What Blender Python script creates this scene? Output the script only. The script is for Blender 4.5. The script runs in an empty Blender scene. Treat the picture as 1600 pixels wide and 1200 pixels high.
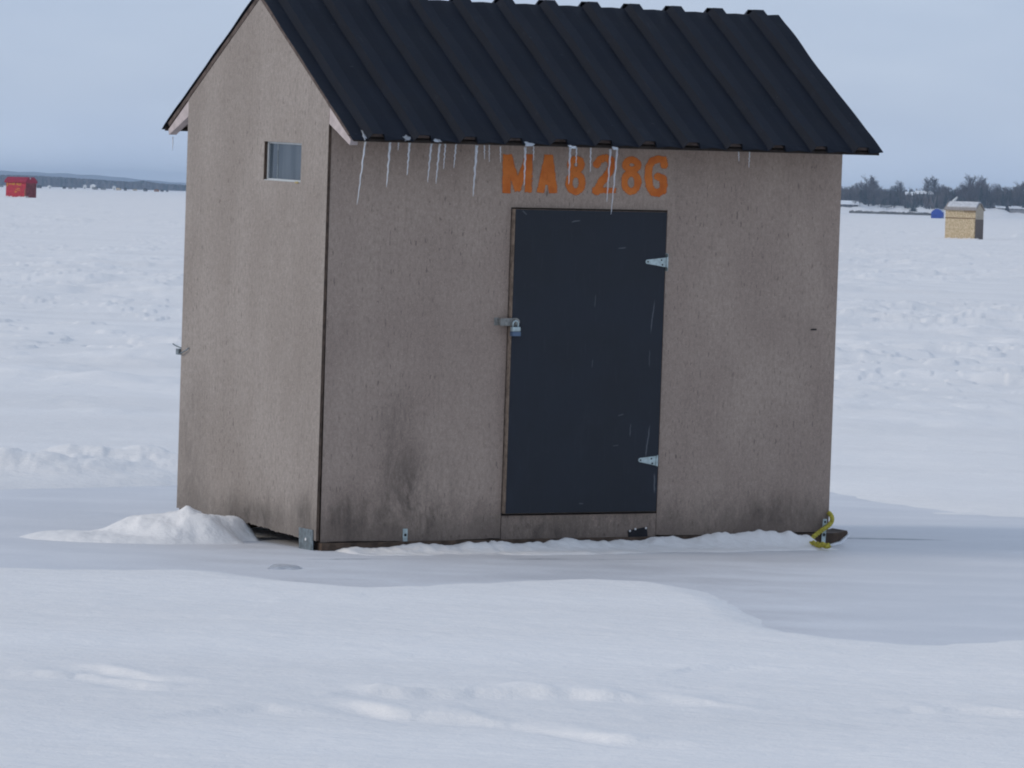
import bpy, math, random
import numpy as np
from mathutils import Matrix, Vector
R = math.radians
random.seed(7)
rng = np.random.default_rng(11)
S = bpy.context.scene
COL = S.collection

# ------------------------------------------------------------------ camera
F, PITCH, ROLL = 7613.0, 0.03779, 0.0306          # focal length in pixels of a 1600 px wide frame
CAM = Vector((0, 0, 1.371))
GZ = -0.02                                        # level of the lake ice
fwd = Vector((0, math.cos(PITCH), -math.sin(PITCH)))
up0 = Vector((0, math.sin(PITCH), math.cos(PITCH)))
rt0 = Vector((1, 0, 0))
cr, sr = math.cos(ROLL), math.sin(ROLL)
rgt = rt0 * cr + up0 * sr
upv = up0 * cr - rt0 * sr
cam = bpy.data.cameras.new('camera')
camo = bpy.data.objects.new('camera', cam)
COL.objects.link(camo)
m = Matrix((rgt, upv, -fwd)).transposed().to_4x4()
m.translation = CAM
camo.matrix_world = m
cam.sensor_width = 36
cam.lens = F / 1600 * 36
cam.clip_end = 80000
S.camera = camo

def ray(px, py):
    return fwd + rgt * ((px - 800) / F) - upv * ((py - 600) / F)
def ground_at(px, py, z=GZ):
    d = ray(px, py); t = (z - CAM.z) / d.z
    return CAM + d * t
def at_dist(px, py, Y):
    d = ray(px, py); return CAM + d * (Y / d.y)
def project(P):
    v = Vector(P) - CAM
    z = v.dot(fwd)
    return 800 + F * v.dot(rgt) / z, 600 - F * v.dot(upv) / z

# ------------------------------------------------------------------ helpers
class MB:
    def __init__(s): s.v = []; s.f = []; s.m = []
    def add(s, vs, fs, mi=0):
        o = len(s.v); s.v += [tuple(v) for v in vs]
        s.f += [tuple(i + o for i in f) for f in fs]; s.m += [mi] * len(fs)
    def box(s, x0, x1, y0, y1, z0, z1, mi=0):
        s.add([(x0,y0,z0),(x1,y0,z0),(x1,y1,z0),(x0,y1,z0),(x0,y0,z1),(x1,y0,z1),(x1,y1,z1),(x0,y1,z1)],
              [(0,3,2,1),(4,5,6,7),(0,1,5,4),(1,2,6,5),(2,3,7,6),(3,0,4,7)], mi)
    def prism(s, poly, axis, a, b, mi=0):
        """poly: list of 2D points, extruded along axis between a and b"""
        n = len(poly)
        def mk(p, t):
            return {'x': (t, p[0], p[1]), 'y': (p[0], t, p[1]), 'z': (p[0], p[1], t)}[axis]
        s.add([mk(p, a) for p in poly] + [mk(p, b) for p in poly],
              [tuple(range(n))[::-1], tuple(range(n, 2*n))] + [(i, (i+1) % n, n + (i+1) % n, n + i) for i in range(n)], mi)
    def tube(s, pts, rad, n=8, mi=0, cap=True):
        pts = [Vector(p) for p in pts]
        rad = rad if isinstance(rad, (list, tuple)) else [rad] * len(pts)
        o = len(s.v); ref = None
        for i, p in enumerate(pts):
            t = (pts[min(i+1, len(pts)-1)] - pts[max(i-1, 0)]).normalized()
            if ref is None:
                ref = Vector((0, 0, 1)) if abs(t.z) < .9 else Vector((1, 0, 0))
            a = (ref - t * ref.dot(t)).normalized(); ref = a
            b = t.cross(a)
            for k in range(n):
                th = 2 * math.pi * k / n
                s.v.append(tuple(p + (a * math.cos(th) + b * math.sin(th)) * rad[i]))
        for i in range(len(pts) - 1):
            for k in range(n):
                k2 = (k + 1) % n
                s.f.append((o+i*n+k, o+i*n+k2, o+(i+1)*n+k2, o+(i+1)*n+k)); s.m.append(mi)
        if cap:
            s.f.append(tuple(o + k for k in range(n))[::-1]); s.m.append(mi)
            e = o + (len(pts)-1) * n
            s.f.append(tuple(e + k for k in range(n))); s.m.append(mi)
    def build(s, name, mats, parent=None, smooth=False, origin=None, bevel=0, fix=True):
        me = bpy.data.meshes.new(name)
        vs = s.v
        if origin is not None:
            vs = [(v[0]-origin[0], v[1]-origin[1], v[2]-origin[2]) for v in vs]
        me.from_pydata(vs, [], s.f)
        mats = mats if isinstance(mats, (list, tuple)) else [mats]
        for mt in mats: me.materials.append(mt)
        me.polygons.foreach_set('material_index', s.m)
        if smooth: me.polygons.foreach_set('use_smooth', [True] * len(s.f))
        if fix:
            import bmesh
            bm = bmesh.new(); bm.from_mesh(me); bmesh.ops.recalc_face_normals(bm, faces=bm.faces); bm.to_mesh(me); bm.free()
        me.update()
        o = bpy.data.objects.new(name, me); COL.objects.link(o)
        if origin is not None: o.location = origin
        if parent is not None: o.parent = parent
        if bevel:
            b = o.modifiers.new('bevel', 'BEVEL'); b.width = bevel; b.segments = 2; b.limit_method = 'ANGLE'
        return o

def tag(o, label=None, cat=None, group=None, kind=None):
    for k, v in (('label', label), ('category', cat), ('group', group), ('kind', kind)):
        if v: o[k] = v
    return o
def empty(name, loc, rz=0):
    o = bpy.data.objects.new(name, None); COL.objects.link(o)
    o.location = loc; o.rotation_euler = (0, 0, rz); o.empty_display_size = .2
    return o

# ------------------------------------------------------------------ materials
class NT:
    def __init__(s, name):
        s.mat = bpy.data.materials.new(name); s.mat.use_nodes = True
        s.t = s.mat.node_tree; s.t.nodes.clear()
        s.out = s.n('ShaderNodeOutputMaterial'); s.b = s.n('ShaderNodeBsdfPrincipled')
        s.l(s.b.outputs[0], s.out.inputs[0])
    def n(s, t, **k):
        x = s.t.nodes.new(t)
        for a, v in k.items(): setattr(x, a, v)
        return x
    def l(s, a, b): s.t.links.new(a, b)
    def put(s, sock, v):
        if isinstance(v, bpy.types.NodeSocket): s.l(v, sock)
        else: sock.default_value = v
    def coord(s, scale=(1, 1, 1), kind='Object', rot=(0, 0, 0)):
        tc = s.n('ShaderNodeTexCoord'); mp = s.n('ShaderNodeMapping')
        s.l(tc.outputs[kind], mp.inputs[0]); mp.inputs['Scale'].default_value = scale; mp.inputs['Rotation'].default_value = rot
        return mp.outputs[0]
    def noise(s, v, sc=5, det=4, rough=.55, dist=0):
        x = s.n('ShaderNodeTexNoise'); s.l(v, x.inputs['Vector'])
        x.inputs['Scale'].default_value = sc; x.inputs['Detail'].default_value = det
        x.inputs['Roughness'].default_value = rough; x.inputs['Distortion'].default_value = dist
        return x.outputs[0]
    def ramp(s, f, *st):
        x = s.n('ShaderNodeValToRGB'); s.l(f, x.inputs[0]); e = x.color_ramp.elements
        while len(e) < len(st): e.new(.5)
        for i, (p, c) in enumerate(st):
            e[i].position = p; e[i].color = (c, c, c, 1) if not isinstance(c, tuple) else (*c, 1)
        return x.outputs[0]
    def rng(s, f, a, b, c=0, d=1, smooth=True):
        x = s.n('ShaderNodeMapRange'); s.l(f, x.inputs[0])
        x.interpolation_type = 'SMOOTHSTEP' if smooth else 'LINEAR'
        for i, v in enumerate((a, b, c, d)): x.inputs[i + 1].default_value = v
        return x.outputs[0]
    def math(s, op, a, b=0, clamp=False):
        x = s.n('ShaderNodeMath', operation=op, use_clamp=clamp); s.put(x.inputs[0], a); s.put(x.inputs[1], b)
        return x.outputs[0]
    def mix(s, f, a, b, mode='MIX'):
        x = s.n('ShaderNodeMix', data_type='RGBA', blend_type=mode)
        s.put(x.inputs[0], f)
        for i, c in ((6, a), (7, b)):
            s.put(x.inputs[i], c if isinstance(c, bpy.types.NodeSocket) else (*c, 1))
        return x.outputs[2]
    def bump(s, h, st=.3, d=.01, nrm=None):
        x = s.n('ShaderNodeBump'); s.l(h, x.inputs['Height'])
        x.inputs['Strength'].default_value = st; x.inputs['Distance'].default_value = d
        if nrm: s.l(nrm, x.inputs['Normal'])
        return x.outputs[0]
    def fin(s, col=None, rough=.6, spec=.3, nrm=None, metal=0):
        if col is not None: s.put(s.b.inputs['Base Color'], col if isinstance(col, bpy.types.NodeSocket) else (*col, 1))
        s.put(s.b.inputs['Roughness'], rough); s.b.inputs['Specular IOR Level'].default_value = spec
        s.b.inputs['Metallic'].default_value = metal
        if nrm: s.l(nrm, s.b.inputs['Normal'])
        return s.mat

def plain(name, col, rough=.6, spec=.3, var=.15, sc=20, metal=0, bump=0):
    t = NT(name); v = t.coord()
    n = t.noise(v, sc, 5)
    c = t.mix(t.rng(n, .3, .7), tuple(x * (1 - var) for x in col), tuple(min(1, x * (1 + var)) for x in col))
    return t.fin(c, rough, spec, t.bump(n, bump, .01) if bump else None, metal)

def painted_board(name, a, b, stain=None, dirt=.0):
    """painted strand board: pinkish taupe paint, vertical grain, dark flecks, stains that stay where they are"""
    t = NT(name)
    v = t.coord()
    big = t.noise(t.coord((1, 1, .6)), 3.2, 4)
    col = t.mix(t.rng(big, .3, .7), a, b)
    # strands
    vs = t.coord((1, 1, .5))
    st = t.noise(vs, 80, 4, .75)
    col = t.mix(t.rng(st, .36, .68, 0, .42), col, tuple(x * .55 for x in a))
    hi = t.noise(t.coord((1, 1, .6)), 210, 2, .7)
    col = t.mix(t.rng(hi, .54, .74, 0, .5), col, tuple(min(1, x * 1.65) for x in b))
    lo = t.noise(t.coord((1, 1, .6), rot=(0, .3, 0)), 260, 2, .7)
    col = t.mix(t.rng(lo, .54, .72, 0, .48), col, tuple(x * .5 for x in a))
    # wide grey grain flow
    gr = t.noise(t.coord((1, 1, .14)), 24, 4, .6, .6)
    col = t.mix(t.rng(gr, .5, .72, 0, .15), col, tuple(x * .5 for x in a))
    # flecks: chips in the paint, dark wood showing
    fl = t.noise(t.coord((1, 1, .26)), 95, 3, .55)
    flm = t.rng(fl, .60, .70, 0, .62)
    pat = t.rng(t.noise(v, 2.1, 2), .35, .65, .25, 1)
    col = t.mix(t.math('MULTIPLY', flm, pat), col, (.055, .04, .035))
    sep = t.n('ShaderNodeSeparateXYZ'); t.l(v, sep.inputs[0])
    if stain:
        for (ax, c0, w, z0, h, amt) in stain:
            dx = t.math('ABSOLUTE', t.math('SUBTRACT', sep.outputs[ax], c0))
            fx = t.rng(dx, 0, w, 1, 0)
            fz = t.rng(t.math('ABSOLUTE', t.math('SUBTRACT', sep.outputs[2], z0)), 0, h, 1, 0)
            nn = t.rng(t.noise(t.coord((1, 1, .38)), 11, 7, .75, .7), .34, .68)
            mk = t.math('MULTIPLY', t.math('MULTIPLY', fx, fz), t.math('MULTIPLY', nn, amt*.95))
            col = t.mix(mk, col, (.028, .024, .022))
    if dirt:
        nd = t.noise(t.coord((1, 1, .35)), 16, 6, .7, .5)
        low = t.rng(t.math('SUBTRACT', sep.outputs[2], t.math('MULTIPLY', nd, .3)), -.12, .06, dirt, 0)
        col = t.mix(low, col, (.04, .034, .03))
    h = t.math('ADD', st, t.math('MULTIPLY', gr, .6))
    return t.fin(col, .75, .2, t.bump(h, .55, .004))

M = {}
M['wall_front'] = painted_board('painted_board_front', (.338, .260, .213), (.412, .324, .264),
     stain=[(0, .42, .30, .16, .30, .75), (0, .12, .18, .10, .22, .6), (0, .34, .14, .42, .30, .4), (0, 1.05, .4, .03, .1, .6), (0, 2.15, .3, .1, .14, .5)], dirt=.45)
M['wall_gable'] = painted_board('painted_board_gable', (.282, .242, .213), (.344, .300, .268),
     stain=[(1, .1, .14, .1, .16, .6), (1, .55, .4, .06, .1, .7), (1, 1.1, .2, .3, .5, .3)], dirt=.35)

def roof_mat():
    t = NT('black_roof_sheet'); v = t.coord()
    n = t.noise(v, 7, 5); f = t.noise(t.coord((1, .25, .25)), 60, 3)
    c = t.mix(t.rng(n, .3, .7), (.0065, .0085, .0145), (.0105, .0135, .0215))
    c = t.mix(t.rng(f, .6, .8, 0, .4), c, (.03, .033, .042))
    sc = t.noise(t.coord((.5, 3, 3)), 30, 2); c = t.mix(t.rng(sc, .74, .78, 0, .35), c, (.12, .125, .14))
    return t.fin(c, t.rng(n, .2, .8, .5, .65), .11, t.bump(n, .15, .01))
M['roof'] = roof_mat()
M['deck'] = plain('weathered_deck_board', (.105, .08, .07), .8, .2, .3, 30)
M['eave'] = plain('black_eave_board', (.030, .023, .019), .85, .15, .3, 30)  # very dark brown, one tone along the whole board
M['tail'] = plain('pale_primed_board', (.47, .40, .385), .7, .25, .12, 25)
M['dark_wood'] = plain('dark_wood_and_reveal_shade', (.075, .05, .035), .75, .3, .4, 30, bump=.3)
M['wood_edge'] = plain('raw_wood_edge', (.30, .225, .17), .75, .25, .3, 40)
M['black'] = plain('black_rubber', (.010, .010, .014), .6, .3, .3, 30)
M['inside'] = plain('dark_interior_board', (.05, .04, .035), .8, .2, .2, 10)
M['galv'] = plain('galvanised_steel', (.42, .50, .50), .45, .5, .2, 60, .35)
M['galv_dark'] = plain('weathered_steel', (.16, .19, .205), .5, .5, .3, 50, .4)
M['hasp'] = plain('dull_steel', (.26, .255, .235), .5, .4, .25, 80, .3)
M['hole'] = plain('screw_hole_dark', (.02, .02, .02), .7, .2)
M['alum'] = plain('pale_aluminium', (.55, .57, .57), .4, .5, .08, 40, .2)
M['lock_blue'] = plain('blue_lock_bumper', (.085, .13, .20), .5, .4)
M['screw'] = plain('white_screw_head', (.7, .68, .66), .5, .4)
M['snow_bit'] = plain('packed_snow', (.80, .81, .83), .7, .2, .05, 60, bump=.4)

def door_mat():
    t = NT('blue_black_door_paint'); v = t.coord()
    n = t.noise(v, 4, 5)
    c = t.mix(t.rng(n, .3, .7), (.0125, .0155, .022), (.018, .022, .031))
    g = t.noise(t.coord((1, 1, .12)), 70, 3); c = t.mix(t.rng(g, .55, .8, 0, .35), c, (.028, .033, .045))
    # scuffs and scratches worn into the paint
    sp = t.n('ShaderNodeSeparateXYZ'); t.l(v, sp.inputs[0])
    wob_ = t.math('MULTIPLY', t.math('SUBTRACT', t.noise(v, 22, 2), .5), .012)
    for (px, py, ln, ang, wd, am) in SCR:
        q = on_hut(px, py, 1, -.026); ca, sa = math.cos(R(ang)), math.sin(R(ang))
        dx = t.math('SUBTRACT', sp.outputs[0], q.x); dz = t.math('SUBTRACT', sp.outputs[2], q.z)
        al = t.math('ADD', t.math('MULTIPLY', dx, ca), t.math('MULTIPLY', dz, sa))
        ac = t.math('ADD', t.math('SUBTRACT', t.math('MULTIPLY', dz, ca), t.math('MULTIPLY', dx, sa)), wob_)
        mk = t.math('MULTIPLY', t.rng(t.math('ABSOLUTE', al), ln*.5, ln, 1, 0), t.rng(t.math('ABSOLUTE', ac), wd*.4, wd, 1, 0))
        c = t.mix(t.math('MULTIPLY', mk, am), c, (.16, .17, .19))
    rub = t.rng(t.noise(t.coord((1.4, 1, .7)), 5, 6, .75), .56, .78, 0, .35)
    c = t.mix(rub, c, (.036, .041, .052))
    return t.fin(c, t.rng(n, .3, .7, .5, .65), .3, t.bump(t.math('ADD', g, n), .12, .004))


def glass_mat():
    t = NT('blue_grey_window_glass'); v = t.coord()
    n = t.noise(t.coord((1, 8, 1)), 2.2, 2)
    c = t.mix(t.rng(n, .35, .65), (.045, .062, .08), (.075, .095, .115))  # dark blue-grey base colour in soft vertical bands
    return t.fin(c, .12, .6)
M['glass'] = glass_mat()

def ice_mat(name='clear_ice', tw=.55):
    t = NT(name); v = t.coord()
    n = t.noise(v, 160, 3)
    t.b.inputs['Transmission Weight'].default_value = tw
    t.b.inputs['IOR'].default_value = 1.31
    t.b.inputs['Coat Weight'].default_value = 0
    return t.fin((.86, .89, .93), .3, .5, t.bump(n, .5, .004))
M['icicle'] = ice_mat()
M['crust'] = ice_mat('thin_frozen_melt', .72)

def paint_letters():
    t = NT('orange_spray_paint'); v = t.coord()
    at = t.n('ShaderNodeAttribute', attribute_name='paint')
    n = t.noise(v, 190, 3, .7)
    st = t.noise(t.coord((1, 1, .28)), 95, 3, .6)
    k = t.math('ADD', at.outputs['Fac'], t.math('MULTIPLY', t.math('SUBTRACT', n, .5), .95))
    k = t.math('SUBTRACT', k, t.rng(st, .5, .75, 0, .4))
    a = t.rng(k, .12, .85, 0, .93)
    c = t.mix(t.rng(t.noise(v, 12, 3), .3, .7), (.56, .135, .026), (.72, .215, .045))
    tr = t.n('ShaderNodeBsdfTransparent'); mx = t.n('ShaderNodeMixShader')
    t.l(a, mx.inputs[0]); t.l(tr.outputs[0], mx.inputs[1]); t.l(t.b.outputs[0], mx.inputs[2]); t.l(mx.outputs[0], t.out.inputs[0])
    return t.fin(c, .7, .2)
M['letters'] = paint_letters()

def snow_mat():
    t = NT('wind_packed_snow')
    v = t.coord(kind='Object')
    big = t.noise(t.coord((.25, .8, 1)), .8, 4)
    c = t.mix(t.rng(big, .3, .7), (.77, .742, .715), (.83, .80, .77))
    fine = t.noise(v, 55, 4, .65)
    mid = t.noise(t.coord((1, 2.2, 1)), 7, 5, .6)
    nr = t.bump(mid, .45, .03); nr = t.bump(fine, .35, .008, nr)
    return t.fin(c, .85, .15, nr)
M['snow'] = snow_mat()
def lake_ice_mat():
    t = NT('frosted_lake_ice')
    big = t.noise(t.coord((.5, 1, 1)), 2.2, 5, .6)
    c = t.mix(t.rng(big, .3, .72), (.60, .592, .60), (.71, .70, .702))
    fr = t.noise(t.coord(), 38, 5, .7)
    c = t.mix(t.rng(fr, .52, .72, 0, .35), c, (.76, .77, .79))
    pt = t.noise(t.coord((.6, 1.6, 1)), 5, 4, .6); c = t.mix(t.rng(pt, .66, .74, 0, .5), c, (.82, .83, .85))
    sep = t.n('ShaderNodeSeparateXYZ'); t.l(t.coord(), sep.inputs[0])
    wv = t.math('MULTIPLY', t.math('SUBTRACT', t.noise(t.coord(), 4, 5, .7), .5), .13)
    for (ax, ay, bx, by, w) in ((-.74, 18.52, .62, 19.10, .010), (1.36, 20.62, 1.85, 20.7, .035)):
        ln = math.hypot(bx-ax, by-ay); nx_, ny_ = -(by-ay)/ln, (bx-ax)/ln
        d = t.math('ADD', t.math('MULTIPLY', sep.outputs[0], nx_), t.math('MULTIPLY', sep.outputs[1], ny_))
        d = t.math('ABSOLUTE', t.math('ADD', t.math('SUBTRACT', d, ax*nx_+ay*ny_), wv))
        g = t.math('MULTIPLY', t.rng(sep.outputs[0], ax-.1, ax+.1), t.rng(sep.outputs[0], bx-.2, bx+.1, 1, 0))
        g = t.math('MULTIPLY', g, t.rng(t.noise(t.coord(), 3.5, 3), .38, .52, .15, 1))
        c = t.mix(t.math('MULTIPLY', t.rng(d, w*.4, w*1.6, .75, 0), g), c, (.16, .18, .20))
    return t.fin(c, t.rng(big, .3, .7, .45, .7), .35, t.bump(fr, .4, .008))
M['lake_ice'] = lake_ice_mat()

# ------------------------------------------------------------------ noise for terrain
_P = rng.permutation(512); _P = np.concatenate([_P, _P, _P])
_G = rng.uniform(-1, 1, 512)
def vnoise(x, y):
    xi = np.floor(x).astype(np.int64); yi = np.floor(y).astype(np.int64)
    fx = x - xi; fy = y - yi
    fx = fx*fx*fx*(fx*(fx*6-15)+10); fy = fy*fy*fy*(fy*(fy*6-15)+10)
    def g(i, j): return _G[_P[(_P[i & 511] + j) & 511]]
    return (g(xi, yi)*(1-fx) + g(xi+1, yi)*fx)*(1-fy) + (g(xi, yi+1)*(1-fx) + g(xi+1, yi+1)*fx)*fy
def fbm(x, y, o=4):
    s = 0; a = 1; n = 0
    for k in range(o):
        s = s + a * vnoise(x * 2**k + 17.3*k, y * 2**k + 5.1*k); n += a; a *= .5
    return s / n
def sst(x, a, b):
    t = np.clip((x - a) / (b - a), 0, 1); return t*t*(3-2*t)
def seg_dist(X, Y, pts):
    d = np.full(X.shape, 1e9); tt = np.zeros(X.shape); L = 0
    for (ax, ay), (bx, by) in zip(pts[:-1], pts[1:]):
        l2 = (bx-ax)**2 + (by-ay)**2; l = math.sqrt(l2)
        t = np.clip(((X-ax)*(bx-ax) + (Y-ay)*(by-ay)) / l2, 0, 1)
        q = np.hypot(X-ax-t*(bx-ax), Y-ay-t*(by-ay))
        mk = q < d; d = np.where(mk, q, d); tt = np.where(mk, L + t*l, tt); L += l
    return d, tt, L
def poly_sd(X, Y, poly):
    """signed distance, negative inside"""
    d, _, _ = seg_dist(X, Y, poly + [poly[0]])
    ins = np.zeros(X.shape, bool)
    for (ax, ay), (bx, by) in zip(poly, poly[1:] + [poly[0]]):
        if ay == by: continue
        c = ((ay > Y) != (by > Y)) & (X < (bx-ax)*(Y-ay)/(by-ay) + ax)
        ins ^= c
    return np.where(ins, -d, d)
def gp(pts): return [tuple(ground_at(*p)[:2]) for p in pts]

# ------------------------------------------------------------------ the hut pose
G, L, H, P, E_, O_, OL = 1.22, 2.408, 1.714, .4145, .209, .050, .007
YAW, TA, TB = .5296, -.00857, .02151
HM = Matrix.Rotation(YAW, 4, 'Z') @ Matrix.Rotation(TA, 4, 'Y') @ Matrix.Rotation(TB, 4, 'X')
HM.translation = (-.748, 18.963, 0)
HMI = HM.inverted()
def hut_pt(p): return HM @ Vector(p)
def on_hut(px, py, axis, val):
    """photo point -> point of the hut's own plane local[axis] = val"""
    o = HMI @ CAM; d = HMI.to_3x3() @ ray(px, py)
    return o + d * ((val - o[axis]) / d[axis])

# ------------------------------------------------------------------ snow field
ice_poly = gp([(-60, 768), (120, 768), (284, 762), (600, 735), (1000, 735), (1290, 790), (1420, 806), (1680, 818), (1680, 966),
               (1590, 972), (1460, 985), (1330, 992), (1265, 972), (1215, 945), (1150, 922), (1060, 910), (900, 905), (780, 907), (640, 914),
               (560, 917), (470, 908), (400, 897), (330, 890), (180, 888), (60, 889), (-60, 886)])
wall_a = hut_pt((0, 0, 0)); wall_b = hut_pt((L, 0, 0))
TRACKS = [(gp([(-120, 1063), (0, 1065), (120, 1066), (230, 1084), (380, 1091)]), .022),
          (gp([(60, 1052), (160, 1058), (260, 1072), (400, 1086)]), .014),
          (gp([(470, 1102), (560, 1098), (650, 1098), (800, 1096), (960, 1103), (1100, 1108), (1250, 1122)]), .028),
          (gp([(480, 1106), (640, 1130), (800, 1139), (950, 1164), (1150, 1178)]), .020),
          (gp([(220, 1130), (300, 1120), (420, 1116), (560, 1128)]), .010),
          (gp([(1330, 1118), (1420, 1112), (1520, 1118), (1720, 1134)]), .012),
          (gp([(1020, 1062), (1080, 1052), (1170, 1050), (1260, 1060)]), .009)]
bank = gp([(-60, 742), (90, 745), (200, 738), (285, 742), (420, 730)])
bankR = gp([(1290, 800), (1360, 806), (1450, 810), (1640, 822)])

def snow_h(X, Y):
    far = sst(Y, 20, 45)
    h = .022 + (.004 + .022*far) * fbm(X*.22, Y*.38+3, 3) + .006 * fbm(X*.8+9, Y*2.0, 3)
    h = h + .0035 * fbm(X*5, Y*9, 2) * (1 - sst(Y, 25, 40))
    # wind-cut drifts and trodden lumps further out, in patches
    patch = sst(fbm(X*.06+40, Y*.035+7, 3), -.05, .35)
    lump = np.maximum(fbm(X*1.1, Y*.5+50, 4), -.15)
    rid = 1 - np.abs(fbm(X*.30+5, Y*.16, 4)) * 2.4
    plates = sst(fbm(X*1.9+3, Y*1.15, 4), .10, .24) * sst(fbm(X*.16+70, Y*.07, 3), -.05, .25)
    plates2 = sst(fbm(X*3.7+13, Y*1.9+6, 3), .16, .28) * sst(fbm(X*.25+20, Y*.11+3, 3), .0, .25) * sst(Y, 26, 40)
    h = h + far * (.026 * plates + .020 * plates2) * (1 - .5*sst(Y, 120, 300))
    h = h + far * (patch * (.10 * lump) + .045 * np.clip(rid, -.4, 1) * (.4 + patch))
    h = h + sst(Y, 60, 160) * .10 * fbm(X*.10, Y*.035+2, 4)
    # foreground swells
    h = h + (1 - sst(Y, 15.6, 16.6)) * (.013 * fbm(X*.8+2, Y*.9+31, 3) + .007*fbm(X*.5+12, Y*3.2+3, 3) + .0035*fbm(X*1.1+30, Y*7+3, 3) + .0012*fbm(X*14, Y*22, 2))
    # old tracks crossing the foreground: a lip of pushed-up snow, steep on the near side
    near = 1 - sst(Y, 15, 15.8)
    for ln, amp in TRACKS:
        tx = [p[0] for p in ln]; ty = [p[1] for p in ln]
        dv = Y - np.interp(X, tx, ty) + .022*np.sin(X*4.1+amp*900) + .016*np.sin(X*9.7+amp*300) + .009*np.sin(X*21+amp*700) + .006*np.sin(X*47+Y*9) + .008*fbm(X*13, Y*11, 2)
        fade = sst(X, tx[0], tx[0]+.22) * (1 - sst(X, tx[-1]-.35, tx[-1]))
        prof = np.where(dv > 0, np.exp(-(dv/.17)**2), np.exp(-(dv/.030)**2))
        lum = .8 + .28*np.sin(X*5.3+amp*500) + .2*np.sin(X*12.7+amp*210) + .16*np.sin(X*29+Y*13) + .35*fbm(X*9.3+7, Y*7+amp*50, 4)
        h = h + near * fade * amp * .78 * prof * lum - near * fade * .010 * np.exp(-((dv+.09)/.07)**2)
    # cleared patch of ice about the hut: snow runs out to nothing
    sd = poly_sd(X, Y, ice_poly) + .07 * fbm(X*1.6+8, Y*1.6, 3) + .03 * fbm(X*6, Y*6, 2)
    k = sst(sd, -.08, .33 + .5*sst(X, .6, 1.5))
    h = h * k - .03 * (1 - k)
    h = h + .004 * np.exp(-((sd-.2)/.14)**2) * (1 - sst(Y, 18, 19))
    # thin wisps of snow left on the ice
    w = sst(fbm(X*.9+60, Y*3.2+4, 4), .22, .5) * (1 - k)
    h = h + w * .014
    # low bank of shovelled snow behind, left and right
    d, t, LL = seg_dist(X, Y, bank)
    h = h + .085 * np.exp(-(d/.42)**2) * (1 + 1.1*fbm(X*3.2, Y*2.6, 5))
    d, t, LL = seg_dist(X, Y, bankR)
    h = h + .022 * np.exp(-(d/.35)**2) * (1 + 1.2*fbm(X*3.2+7, Y*2.6, 4))
    # snow crust along the foot of the front wall, with a broken outer edge
    lx = (X-wall_a.x)*math.cos(YAW) + (Y-wall_a.y)*math.sin(YAW)
    ly = -(X-wall_a.x)*math.sin(YAW) + (Y-wall_a.y)*math.cos(YAW)
    s = np.clip(lx / L, 0, 1)
    along = sst(lx, -.02, .10) * (1 - sst(lx, L-.12, L+.0)); along2 = sst(lx, -.02, .10) * (1 - sst(lx, L-.17, L-.10))
    edge = .34 - .06*s + .09*fbm(lx*2.2, ly*2.2+3, 4)
    crust = along * (1 - sst(-ly, edge-.07, edge+.05)) * (1 - sst(ly, .10, .14))
    ridge = along2 * np.exp(-((ly+.075)/.075)**2)
    top = (.000 + .055*s**1.3) + .020*fbm(lx*9, ly*3, 3)*(.6+s*.6) + .010*fbm(lx*34, ly*20, 2)
    crh = .004 + .006*s + .006*fbm(lx*12, ly*12, 3)
    h = np.where(crust > .01, np.maximum(h, (h*(1-crust) + (crh - .004)*crust) - .02*(1-crust)) , h)
    h = h + ridge * np.maximum(top + .012, 0)
    # mound of shovelled snow against the gable wall
    for (cx, cy, ra, rb, hh) in ((-1.29, 19.44, .36, .30, .076), (-1.56, 19.26, .46, .28, .055), (-1.15, 19.40, .22, .24, .052), (-1.05, 19.32, .11, .14, .022)):
        q = ((X-cx)/ra)**2 + ((Y-cy)/rb)**2 + .12*fbm(X*4.6+23, Y*4.6, 5)
        h = h + hh * sst(1 - q, -.1, .85) * (1 + .12*fbm(X*7, Y*7+9, 3) + .09*fbm(X*22, Y*22, 3))
    # the lake snow thins under the hut
    under = sst(lx, .02, .06) * (1 - sst(lx, L-.06, L-.02)) * sst(ly, .04, .08) * (1 - sst(ly, G-.05, G))
    h = h * (1 - under) - .03 * under
    gap = np.exp(-((lx+.04)/.12)**2) * sst(ly, -.05, .05) * (1 - sst(ly, .50, .62))
    h = h * (1 - gap) - .012 * gap
    # lake shore: flat from 1.2 km out
    return h * (1 - .75*sst(Y, 400, 1500))

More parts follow.
